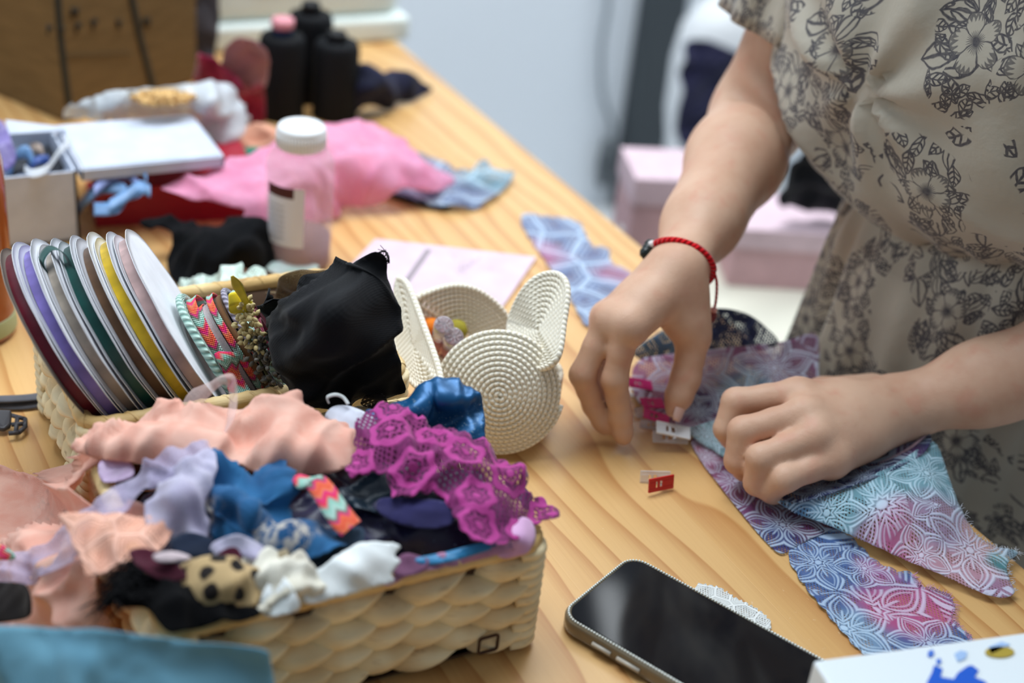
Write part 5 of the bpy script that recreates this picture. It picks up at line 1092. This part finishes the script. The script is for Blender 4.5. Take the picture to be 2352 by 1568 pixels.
# ------------------------------------------------------------------ sewing clips
clear = Mat('clear_acrylic', .08, .6); clear.color(lin(236, 236, 238)); clear.alpha(clear.noise(clear.coord('POS'), 60, 1) * .1 + .36)
steel = Mat('spring_steel', .25, .6, metal=.9).color(lin(200, 200, 205)).m
def clip(label, c, ax, up, mat, group=None, L=.026, Wd=.010, gap=9):
    """two hinged jaws with a window each, and a steel spring between"""
    ax = ax / np.linalg.norm(ax); up = up - ax * (up @ ax); up /= np.linalg.norm(up); sd = np.cross(up, ax)
    t = thing('sewing_clip', label, 'sewing clip', c, group)
    for nm, s, mt in (('upper_jaw', 1, mat), ('lower_jaw', -1, clear.m)):
        a_ = math.radians(gap) * s; axx = ax * math.cos(a_) + up * math.sin(a_); uu = up * math.cos(a_) - ax * math.sin(a_)
        mb = MB(); b0_ = c + up * s * .0015 - ax * L * .55
        def bar(x0, x1, y0, y1, th=.0016):
            mb.add(*extrude([b0_ + axx * (L - x) + sd * y + uu * (s * .001) for x, y in ((x0, y0), (x1, y0), (x1, y1), (x0, y1))], uu * th * s))
        # x runs from the handle end (0) to the biting end
        h = Wd / 2
        bar(0, L, -h, -h * .45); bar(0, L, h * .45, h); bar(0, L * .28, -h * .45, h * .45); bar(L * .55, L, -h * .45, h * .45); bar(L * .36, L * .44, -h * .45, h * .45)
        put(nm, mb, mt, t, smooth=False, bevel=.0004)
    mb = MB(); m0 = c - ax * L * .10
    mb.add(*tube(smooth_path([m0 + up * .004 + sd * -.0022, m0 + up * .0015 - ax * .006, m0 - up * .0015 - ax * .006, m0 - up * .004 - sd * -.0022], 5), .0009, 6, flat=.5)); mb.add(*tube(smooth_path([m0 + up * .004 + sd * .0022, m0 + up * .0015 - ax * .006, m0 - up * .0015 - ax * .006, m0 - up * .004 + sd * .0022], 5), .0009, 6, flat=.5)); put('spring', mb, steel, t)
    return t
silv = Mat('silver_plastic', .28, .9, metal=.1).color(lin(240, 243, 246)).m
redp = Mat('red_plastic', .2, .5, coat=.3); redp.color(lin(196, 22, 26)); pinkp = Mat('pink_plastic', .15, .6, coat=.4).color(lin(226, 50, 140)).m
clip('silver and clear sewing clip biting the pale lace tip', P(1538, 995, .0125), P(1490, 985, .014) - P(1590, 998, .012), V(-.38, -.25, 1), silv, L=.028, Wd=.0115, gap=7)
clip('red and clear sewing clip lying alone on the bare wood', P(1506, 1104, .0062), P(1478, 1102, .006) - P(1532, 1098, .006), V(.75, -.62, .12), redp.m, gap=15, L=.023, Wd=.011)
for k, (px, py, z, a) in enumerate(((1462, 890, .008, .5), (1490, 935, .009, .15), (1500, 965, .007, .8))):
    clip(('pink sewing clip farthest back behind the right thumb', 'pink sewing clip in the middle behind the right thumb', 'pink sewing clip nearest the silver clip behind the thumb')[k], P(px, py, z), V(math.cos(a) * -1, math.sin(a) * .6, .05), V(.1, -.4, 1), pinkp, 'pink sewing clips', L=.022, gap=10)
# ------------------------------------------------------------------ the person
def smin(a, b, k):
    if k <= 0: return np.minimum(a, b)
    h = np.maximum(k - np.abs(a - b), 0) / k
    return np.minimum(a, b) - h * h * k * .25
class Field:
    def __init__(s, lo, hi, h):
        s.lo = np.array(lo, float); s.h = h; s.n = np.ceil((np.array(hi) - s.lo) / h).astype(int) + 1
        s.v = np.full(s.n, .06, np.float32)
    def sub(s, lo, hi):
        a = np.clip(np.floor((lo - s.lo) / s.h).astype(int), 0, s.n); b = np.clip(np.ceil((hi - s.lo) / s.h).astype(int) + 1, 0, s.n)
        sl = tuple(slice(i, j) for i, j in zip(a, b))
        g = np.meshgrid(*[(s.lo[k] + s.h * np.arange(a[k], b[k])).astype(np.float32) for k in range(3)], indexing='ij')
        return sl, np.stack(g, -1)
    def cone(s, a, b, r1, r2, k=.004, nrm=None, flat=1.0, op='add'):
        a = np.array(a, np.float32); b = np.array(b, np.float32); m = max(r1, r2) + .02
        if nrm is not None and flat > 1: m *= flat
        sl, p = s.sub(np.minimum(a, b) - m, np.maximum(a, b) + m)
        if p.size == 0: return
        ba = b - a; L = max(float(ba @ ba), 1e-9)
        t = np.clip(((p - a) @ ba) / L, 0, 1); d = p - a - t[..., None] * ba
        if nrm is not None:
            n = np.array(nrm, np.float32); n /= np.linalg.norm(n); dn = d @ n
            d = d + n * (dn * (1 / flat - 1))[..., None]
        q = np.linalg.norm(d, axis=-1) - (r1 + (r2 - r1) * t)
        if nrm is not None and flat < 1: q = q * (flat * .5 + .5)
        if op == 'add': s.v[sl] = smin(s.v[sl], q, k)
        else:
            h = np.maximum(k - np.abs(s.v[sl] + q), 0) / k; s.v[sl] = np.maximum(s.v[sl], -q) + h * h * k * .25
    def chain(s, pts, rs, k=.004, **kw):
        for i in range(len(pts) - 1): s.cone(pts[i], pts[i + 1], rs[i], rs[i + 1], k, **kw)
    def merge(s, o, k):
        s.v = smin(s.v, o.v, k).astype(np.float32)
    def mesh(s, it=2):
        v = s.v; ins = v < 0
        c = ins[:-1, :-1, :-1]; act = np.zeros_like(c); al = np.ones_like(c)
        nx, ny, nz = c.shape
        for i in (0, 1):
            for j in (0, 1):
                for k in (0, 1):
                    q = ins[i:nx + i, j:ny + j, k:nz + k]; act |= q; al &= q
        act &= ~al
        I = np.argwhere(act); idx = np.full(c.shape, -1, np.int64); idx[tuple(I.T)] = np.arange(len(I))
        acc = np.zeros((len(I), 3)); cnt = np.zeros(len(I))
        for ax in range(3):
            for u in (0, 1):
                for w in (0, 1):
                    o = [0, 0, 0]; oth = [q for q in range(3) if q != ax]; o[oth[0]] = u; o[oth[1]] = w
                    A = I + o; B = A.copy(); B[:, ax] += 1
                    va = v[tuple(A.T)]; vb = v[tuple(B.T)]; m = (va < 0) != (vb < 0)
                    t = np.where(m, va / np.where(m, va - vb, 1), 0)
                    pt = A.astype(float); pt[:, ax] += t; acc[m] += pt[m]; cnt[m] += 1
        pos = acc / cnt[:, None]
        F = []
        for ax in range(3):
            oth = [q for q in range(3) if q != ax]
            a = [slice(None)] * 3; b = [slice(None)] * 3; a[ax] = slice(0, -1); b[ax] = slice(1, None)
            sg = ins[tuple(a)] != ins[tuple(b)]; E_ = np.argwhere(sg)
            ok = (E_[:, oth[0]] > 0) & (E_[:, oth[1]] > 0) & (E_[:, oth[0]] < c.shape[oth[0]]) & (E_[:, oth[1]] < c.shape[oth[1]]) & (E_[:, ax] < c.shape[ax]); E_ = E_[ok]
            q = []
            for (du, dw) in ((1, 1), (0, 1), (0, 0), (1, 0)):
                k = E_.copy(); k[:, oth[0]] -= du; k[:, oth[1]] -= dw; q.append(idx[tuple(k.T)])
            q = np.stack(q, 1); inside = ins[tuple(E_.T)]; flip = inside if ax != 1 else ~inside
            q[~flip] = q[~flip][:, ::-1]; F.append(q)
        F = np.concatenate(F); F = F[(F >= 0).all(1)]
        e = np.concatenate([F[:, [0, 1]], F[:, [1, 2]], F[:, [2, 3]], F[:, [3, 0]]]); 
        for _ in range(it):
            sm = np.zeros_like(pos); ct = np.zeros(len(pos)); np.add.at(sm, e[:, 0], pos[e[:, 1]]); np.add.at(sm, e[:, 1], pos[e[:, 0]])
            np.add.at(ct, e[:, 0], 1); np.add.at(ct, e[:, 1], 1); pos = pos * .5 + .5 * sm / ct[:, None]
        return s.lo + pos * s.h, F



def hand(lo, hi, h, elbow, wrist, wnrm, mcps, fingers, thumb, upper, fr, palm_n, thenar):
    """forearm, palm, four fingers and thumb as one blended surface"""
    S = Field(lo, hi, h)
    d = wrist - elbow
    S.cone(upper[0], elbow, upper[1], .041, .02)
    mid = lerp(elbow, wrist, .32)
    S.cone(elbow, mid, .0415, .0405, .02); S.cone(mid, lerp(elbow, wrist, .72), .0395, .031, .02)
    S.cone(lerp(elbow, wrist, .70), wrist, .030, .0245, .02, nrm=wnrm, flat=.86)
    # carpus and metacarpals
    for i, m in enumerate(mcps):
        a = lerp(wrist, m, .12) + (m - mcps.mean(0)) * .10
        S.cone(a, lerp(a, m, .55), .0165, .0135, .012, nrm=palm_n, flat=.92); S.cone(lerp(a, m, .5), m, .0135, .0105, .010)
        S.cone(m, m, .0112, .0112, .006)
        pd = -palm_n * .006; S.cone(a + pd, m + pd * 1.3, .014, .0105, .012)
    for i in range(3):
        S.cone(lerp(wrist, (mcps[i] + mcps[i + 1]) / 2, .35), lerp(wrist, (mcps[i] + mcps[i + 1]) / 2, .93), .0135, .0105, .012)
    S.cone(wrist, thenar, .020, .0165, .016)
    for i, f in enumerate(fingers):
        Fi = Field(lo, hi, h); r = fr[i]
        f = [mcps[i]] + list(f)
        seg = [r * 1.10, r * 1.04, r * .98, r * .90, r * .80]
        pts = []; rs = []
        # knuckle swellings between the phalanges
        Fi.cone(f[0], lerp(f[0], f[1], .5), r * 1.22, r * 1.06, .004); Fi.cone(lerp(f[0], f[1], .5), f[1], r * 1.06, r * 1.10, .004)
        Fi.cone(f[1], lerp(f[1], f[2], .5), r * 1.10, r * .96, .004); Fi.cone(lerp(f[1], f[2], .5), f[2], r * .96, r * .97, .004)
        Fi.cone(f[2], lerp(f[2], f[3], .75), r * .96, r * .86, .004); Fi.cone(lerp(f[2], f[3], .7), f[3], r * .86, r * .66, .004)
        S2 = smin(S.v, Fi.v, .0022)
        # wide blend only near the palm
        g = S.sub(f[0] - .03, f[0] + .03); w = np.clip(1 - np.linalg.norm(g[1] - f[0].astype(np.float32), axis=-1) / .026, 0, 1)
        wide = smin(S.v[g[0]], Fi.v[g[0]], .011); S2[g[0]] = S2[g[0]] * (1 - w) + wide * w
        S.v = S2.astype(np.float32)
    Ti = Field(lo, hi, h); tr = fr[0] * 1.18
    Ti.cone(thumb[0], thumb[1], .0155, tr * 1.18, .006); Ti.cone(thumb[1], lerp(thumb[1], thumb[2], .5), tr * 1.15, tr * 1.02, .005)
    Ti.cone(lerp(thumb[1], thumb[2], .5), thumb[2], tr * 1.02, tr * 1.08, .005)
    Ti.cone(thumb[2], lerp(thumb[2], thumb[3], .6), tr * 1.06, tr * .98, .005); Ti.cone(lerp(thumb[2], thumb[3], .6), thumb[3], tr * .98, tr * .66, .005)
    S2 = smin(S.v, Ti.v, .003)
    c0 = lerp(thumb[0], thumb[1], .35); g = S.sub(c0 - .05, c0 + .05); w = np.clip(1.25 - np.linalg.norm(g[1] - c0.astype(np.float32), axis=-1) / .045, 0, 1)
    wide = smin(S.v[g[0]], Ti.v[g[0]], .016); S2[g[0]] = S2[g[0]] * (1 - w) + wide * w
    S.v = S2.astype(np.float32)
    return S
HB = MB()
# right hand, reaching down to the clip
Wr = P(1552, 625, .125)
mR = np.array([P(1440, 742, .106), P(1398, 733, .101), P(1392, 728, .084), P(1398, 724, .068)])
fR = [[P(1412, 872, .062), P(1426, 955, .030), P(1432, 1006, .011)],
      [P(1338, 860, .060), P(1364, 930, .032), P(1392, 982, .014)],
      [P(1352, 850, .046), P(1392, 915, .024), P(1415, 955, .012)],
      [P(1372, 840, .036), P(1402, 890, .022), P(1424, 918, .012)]]
tR = [P(1575, 690, .108), P(1594, 775, .082), P(1575, 868, .052), P(1548, 940, .031)]
elR = PX(1745, 265, .80); upR = V(.845, .945, .40)
nR = np.cross(mR[0] - Wr, mR[3] - Wr); nR /= np.linalg.norm(nR); nR = nR if nR @ (CC - Wr) > 0 else -nR
R_ = hand((.46, .66, -.005), (.93, 1.06, .36), .0021, elR, Wr, nR, mR, fR, tR, (upR, .047), (.0091, .0092, .0088, .0078), nR, P(1572, 735, .095))
R_.cone(PT(1645, 172, 1.262), PT(1842, 338, 1.225), .006, .005, .016, op='sub')
v, f = R_.mesh(); HB.add(v, f)
# left hand, holding the lace flat
Wl = P(2085, 932, .052)
mL = np.array([P(1833, 905, .066), P(1850, 950, .067), P(1874, 1000, .060), P(1914, 1052, .046)])
fL = [[P(1690, 923, .056), P(1668, 985, .036), P(1684, 1014, .021)],
      [P(1706, 990, .052), P(1694, 1058, .030), P(1716, 1086, .015)],
      [P(1748, 1052, .044), P(1738, 1108, .023), P(1768, 1112, .012)],
      [P(1802, 1098, .036), P(1768, 1122, .021), P(1780, 1136, .012)]]
tL = [P(2005, 900, .040), P(1890, 905, .034), P(1790, 925, .025), P(1715, 965, .016)]
elL = V(.915, .575, .150); upL = V(.87, .54, .33)
nL = np.cross(mL[0] - Wl, mL[3] - Wl); nL /= np.linalg.norm(nL); nL = nL if nL[2] > 0 else -nL
L_ = hand((.54, .47, -.005), (1.0, .78, .34), .0021, elL, Wl, nL, mL, fL, tL, (upL, .047), (.0099, .0101, .0099, .0097), nL, P(1950, 930, .040))
v, f = L_.mesh(); HB.add(v, f)
# trunk, neck, head and legs
O = V(.945, .765, .20); RHO = math.radians(12); LEAN = math.radians(20)
ez = V(-math.sin(LEAN), math.sin(RHO) * .5, math.cos(LEAN)); ez /= np.linalg.norm(ez)
ey = V(0, math.cos(RHO), -math.sin(RHO)); ey -= ez * (ey @ ez); ey /= np.linalg.norm(ey)
ex = np.cross(ey, ez)
if ex[0] < 0: ex = -ex
B = lambda x, y, z: O + ex * x + ey * y + ez * z
Tk = Field((.45, .42, -.752), (1.2, 1.12, .82), .0095)
Tk.cone(B(.0, .09, -.06), B(.0, -.09, -.06), .11, .11, .05); Tk.cone(B(0, .05, .0), B(0, -.05, .0), .10, .10, .06)
Tk.cone(B(0, .07, .20), B(0, -.07, .20), .10, .10, .06); Tk.cone(B(0, .11, .33), B(0, -.11, .33), .06, .06, .05)
Tk.cone(B(0, .12, .33), upR, .055, .05, .03); Tk.cone(B(0, -.12, .33), upL, .055, .05, .03)
Tk.cone(B(.0, 0, .36), B(-.02, 0, .45), .052, .048, .03)
hd = B(-.05, 0, .555)
Tk.cone(hd + ez * .03, hd - ez * .02 - ex * .02, .082, .066, .03); Tk.cone(hd - ez * .05 - ex * .035, hd - ez * .07 - ex * .045, .045, .032, .03)
Tk.cone(hd - ex * .085 + ez * .005, hd - ex * .105 - ez * .025, .010, .014, .012)
for s in (-1, 1):
    Tk.cone(hd + ey * s * .075, hd + ey * s * .078 - ez * .03, .014, .010, .006)
    Tk.cone(hd - ex * .09 + ey * s * .03 + ez * .012, hd - ex * .09 + ey * s * .03 + ez * .012, .012, .012, .006)
    hip = V(.95, .765 + s * .09, .03)
    Tk.cone(hip, V(.935, .765 + s * .085, -.34), .088, .056, .03); Tk.cone(V(.935, .765 + s * .085, -.34), V(.955, .765 + s * .085, -.68), .052, .036, .03)
    Tk.cone(V(.955, .765 + s * .085, -.69), V(.84, .765 + s * .09, -.728), .032, .024, .02)
v, f = Tk.mesh(3); HB.add(v, f)
person = put('person', HB, MT['skin'])
tag(person, 'person in a short sleeved cream floral dress leaning over the table clipping lace', 'person')
# thumb nail
def nail(pt, back, up, w, l):
    back = back / np.linalg.norm(back); up = up - back * (up @ back); up /= np.linalg.norm(up); sd = np.cross(back, up)
    v = []; n = 7
    for i in range(n):
        for j in range(n):
            a = (i / (n - 1) - .5) * 2; b = (j / (n - 1)) * 2 - 1
            ww = w * math.sqrt(max(0, 1 - max(0, abs(b) - .25) ** 2 * 1.2))
            v.append(pt + back * (b * l) + sd * (a * ww) + up * (-(a * a) * w * .45 - .0002 * b * b))
    return v, [(i * n + j, i * n + j + 1, (i + 1) * n + j + 1, (i + 1) * n + j) for i in range(n - 1) for j in range(n - 1)]
mb = MB(); bk = tR[3] - tR[2]
upv = V(.35, -.55, .55); upv -= bk * (upv @ bk) / (bk @ bk); upv /= np.linalg.norm(upv)
mb.add(*nail(lerp(tR[2], tR[3], .98) + upv * .0083, bk, upv, .0056, .0088))
put('fingernail', mb, Mat('nail', .2, .6, coat=.5).color(lin(226, 190, 178)).m, person, solid=.0006)
# ------------------------------------------------------------------ her dress
def loft(rings, n, fn, ex_=2.2):
    """rings: (centre, ax, ay, rx, ry, vcoord); fn(i, j, phi, p, out) may move a point"""
    v = []; uv = []; f = []
    for i, (c, ax, ay, rx, ry, vc) in enumerate(rings):
        for j in range(n):
            ph = 2 * PI * j / n; c_, s_ = math.cos(ph), math.sin(ph)
            e = 2 / ex_; x = math.copysign(abs(c_) ** e, c_); y = math.copysign(abs(s_) ** e, s_)
            out = ax * c_ + ay * s_; p = c + ax * rx * x + ay * ry * y
            u = ph * .19; v.append(fn(u, vc, ph, p, out)); uv.append((u, vc))
    for i in range(len(rings) - 1):
        for j in range(n):
            k = (j + 1) % n; f.append((i * n + j, i * n + k, (i + 1) * n + k, (i + 1) * n + j))
    return np.array(v), f, uv
def interp_rings(keys, m):
    K = np.array(keys, float); s = smooth_path(np.arange(len(K))[:, None] * np.ones(3), 1)
    d = smooth_path(K[:, :3], m); e = smooth_path(K[:, 3:6] if K.shape[1] >= 6 else np.c_[K[:, 3:], np.zeros((len(K), 6 - K.shape[1]))], m)
    return np.c_[d, e]
KU, KV = PI * .19, .145      # the twist at the front, in cloth coordinates
def bod(u, vc, ph, p, out):
    du = u - KU; dv = vc - KV; d = math.hypot(du, dv); a = math.atan2(dv, du)
    q = math.exp(-d / .12) * min(1, d / .018)
    h = .0075 * q * math.sin(a * 7 + 2.5 * mnoise.noise(Vector((u * 9, vc * 9, 3))))
    h += -.008 * math.exp(-(d / .022) ** 2)
    h += .013 * (1 - abs(mnoise.noise(Vector((u * 7 + dv * 9, vc * 5.5 - du * 4, 1.0)))) * 2.2) * min(1, max(0, (vc + .01) / .06))
    h += .003 * mnoise.noise(Vector((u * 22, vc * 22, 4)))
    h += .004 * math.sin(u * 150 + 3 * mnoise.noise(Vector((u * 8, 0, 0)))) * max(0, 1 - abs(vc) / .035)
    return p + out * h
#        s, centre x, centre y, rx, ry, -
kb = [(-.026, .00, 0, .100, .128, 0), (-.020, -.004, 0, .114, .142, 0), (-.004, -.012, 0, .136, .158, 0), (.03, -.020, 0, .150, .184, 0), (.075, -.024, .002, .154, .202, 0),
      (.14, -.022, .004, .150, .206, 0), (.20, -.012, .004, .138, .198, 0), (.25, 0, 0, .120, .188, 0), (.30, 0, 0, .102, .178, 0), (.335, 0, 0, .085, .150, 0), (.36, .0, 0, .072, .105, 0)]
rr = interp_rings(kb, 9)
mb = MB(); mb.add(*loft([(B(r[1], r[2], r[0]), ex, ey, r[3], r[4], r[0]) for r in rr], 260, bod))
put('bodice', mb, MT['toile'], person, solid=.0012)
def skr(u, vc, ph, p, out):
    dn = min(1, -vc / .25)
    w = 3 * mnoise.noise(Vector((u * 6, vc * 1.2, 0)))
    h = (.0028 * (1 - dn) + .006 * dn) * math.sin(u * (150 - 0 * dn) * (1 - .0 * dn) + w) * (.55 + .45 * mnoise.noise(Vector((u * 40, vc * 2, 5))))
    h += .016 * dn * math.sin(u * 42 + 2 * w)
    q = p + out * (h - .004)
    if q[2] < .012: q[0] = max(q[0], EDGE + .007)
    return q

ks = [(.19, .935, .765, .108, .128, 0), (.155, .935, .765, .128, .148, 0), (.10, .935, .765, .144, .162, 0), (.03, .935, .765, .150, .166, 0), (-.04, .935, .765, .154, .168, 0), (-.14, .945, .765, .17, .18, 0), (-.30, .95, .765, .195, .21, 0), (-.52, .955, .765, .215, .24, 0)]
rr = interp_rings(ks, 12); mb = MB(); rings = []
for r in rr:
    k = max(0, min(1, (r[0] - .0) / .19)); ay = lerp(V(0, 1, 0), ey, k); rings.append((V(r[1], r[2], r[0] + .012), V(1, 0, 0), ay, r[3], r[4], r[0] - .14))
mb.add(*loft(rings, 300, skr, 2.0)); put('skirt', mb, MT['toile'], person, solid=.0012)
def sleeve(pts, rad, seed):
    path = smooth_path(pts, 9); rr_ = smooth_path(np.array(rad)[:, None] * np.ones(3), 9)[:, 0]; rings = []; L = 0
    tg_ = np.gradient(path, axis=0); a = frame_of(tg_[0])[0]
    for i in range(len(path)):
        if i: L += np.linalg.norm(path[i] - path[i - 1])
        n = tg_[i] / np.linalg.norm(tg_[i]); a = a - n * (a @ n); a /= np.linalg.norm(a); b = np.cross(n, a)
        rings.append((path[i], a, b, rr_[i], rr_[i], -L + .3 + seed))
    fn = lambda u, vc, ph, p, out: p + out * (.004 * math.sin(ph * 9 + 3 * mnoise.noise(Vector((ph, vc * 9, seed)))) + .005 * mnoise.noise(Vector((u * 12, vc * 12, seed))))
    return loft(rings, 90, fn, 2.0)
mb = MB(); mb.add(*sleeve([B(0, .10, .32), B(0, .145, .315), upR, lerp(upR, elR, .66) + V(-.005, 0, .0)], [.078, .080, .074, .066], .4)); put('sleeve', mb, MT['toile'], person, solid=.0012)
mb = MB(); mb.add(*sleeve([B(0, -.10, .32), B(0, -.145, .315), upL, lerp(upL, elL, .45)], [.078, .082, .078, .066], .9)); put('sleeve', mb, MT['toile'], person, solid=.0012)
# hair tied back
mb = MB(); hv, hf, _ = lathe([(.001, .085), (.05, .075), (.078, .045), (.088, .0), (.080, -.045), (.06, -.075), (.001, -.085)], hd + ex * .022 + ez * .022, 32, ez); mb.add(hv, hf)
hv, hf, _ = lathe([(.001, .035), (.025, .028), (.034, 0), (.025, -.028), (.001, -.035)], hd + ex * .12 + ez * .02, 24, ex); mb.add(hv, hf)
put('hair', mb, plain('dark_brown_hair', (52, 36, 28), .5), person)
# red cord bracelet
fa = Wr - elR; fl = np.linalg.norm(fa); fa /= fl; bc = elR + fa * (fl * .955)
na = fa + .35 * V(.4, .3, -.5); na /= np.linalg.norm(na); a_, b_, _n = frame_of(na)
red = cord_mat('red_cord', (232, 14, 28), (170, 8, 18), .004)
BR = .0268; ring = []
for i in range(64):
    q = 2 * PI * i / 64; ring.append(bc + (a_ * math.cos(q) + b_ * math.sin(q)) * BR)
ring = np.array(ring); dcam = [np.linalg.norm(p - CC) for p in ring]
mb = MB(); mb.add(*tube(ring, .0025, 8, closed=True))
xs = np.array([proj(p)[0] for p in ring]); near = np.array(dcam) < np.mean(dcam)
il = int(np.argmin(np.where(near, xs, 9e9))); ir = int(np.argmax(np.where(near, xs, -9e9)))
im = (ir - 5) % 64
seg = [ring[(ir + k * (1 if near[(ir + 2) % 64] else -1)) % 64] for k in range(0, 12)]
mb.add(*tube(seg, .0030, 8))
br = put('bracelet', mb, red, person)
mb = MB(); cpos = ring[il] + (CC - ring[il]) * .003
a2, b2, n2 = frame_of(ring[il] - bc)
for k, o_ in enumerate((-.006, 0, .006)): mb.add(*lathe([(.0005, .005), (.004, .0035), (.0055, 0), (.004, -.003), (.0005, -.004)], cpos + fa * o_ * .9 + n2 * .001, 14, n2))
put('charm', mb, plain('dark_jade_bead', (30, 38, 36), .25), br)
mb = MB(); pe = ring[ir]; mb.add(*tube(smooth_path([pe, pe + V(.004, -.002, -.010), pe + V(.006, -.003, -.026), pe + V(.005, -.004, -.038)], 6), .0011, 6))
te = pe + V(.005, -.004, -.038); mb.add(*lathe([(.0004, .003), (.0026, .001), (.003, -.002), (.0018, -.006), (.0004, -.008)], te, 12)); put('tail', mb, red, br)
mb = MB(); mb.add(*lathe([(.0004, .0028), (.0026, .0016), (.0026, -.0012), (.0004, -.0024)], te + V(0, 0, .0035), 12)); put('bead', mb, plain('pink_bead', (226, 160, 150), .3), br)
mb = MB(); mb.add(*lathe([(.0004, .0032), (.0032, .0012), (.0032, -.0012), (.0004, -.003)], ring[(il + (3 if near[(il + 3) % 64] else -3)) % 64] + n2 * .0012, 12)); put('bead', mb, plain('pearl_bead', (232, 224, 220), .2), br)
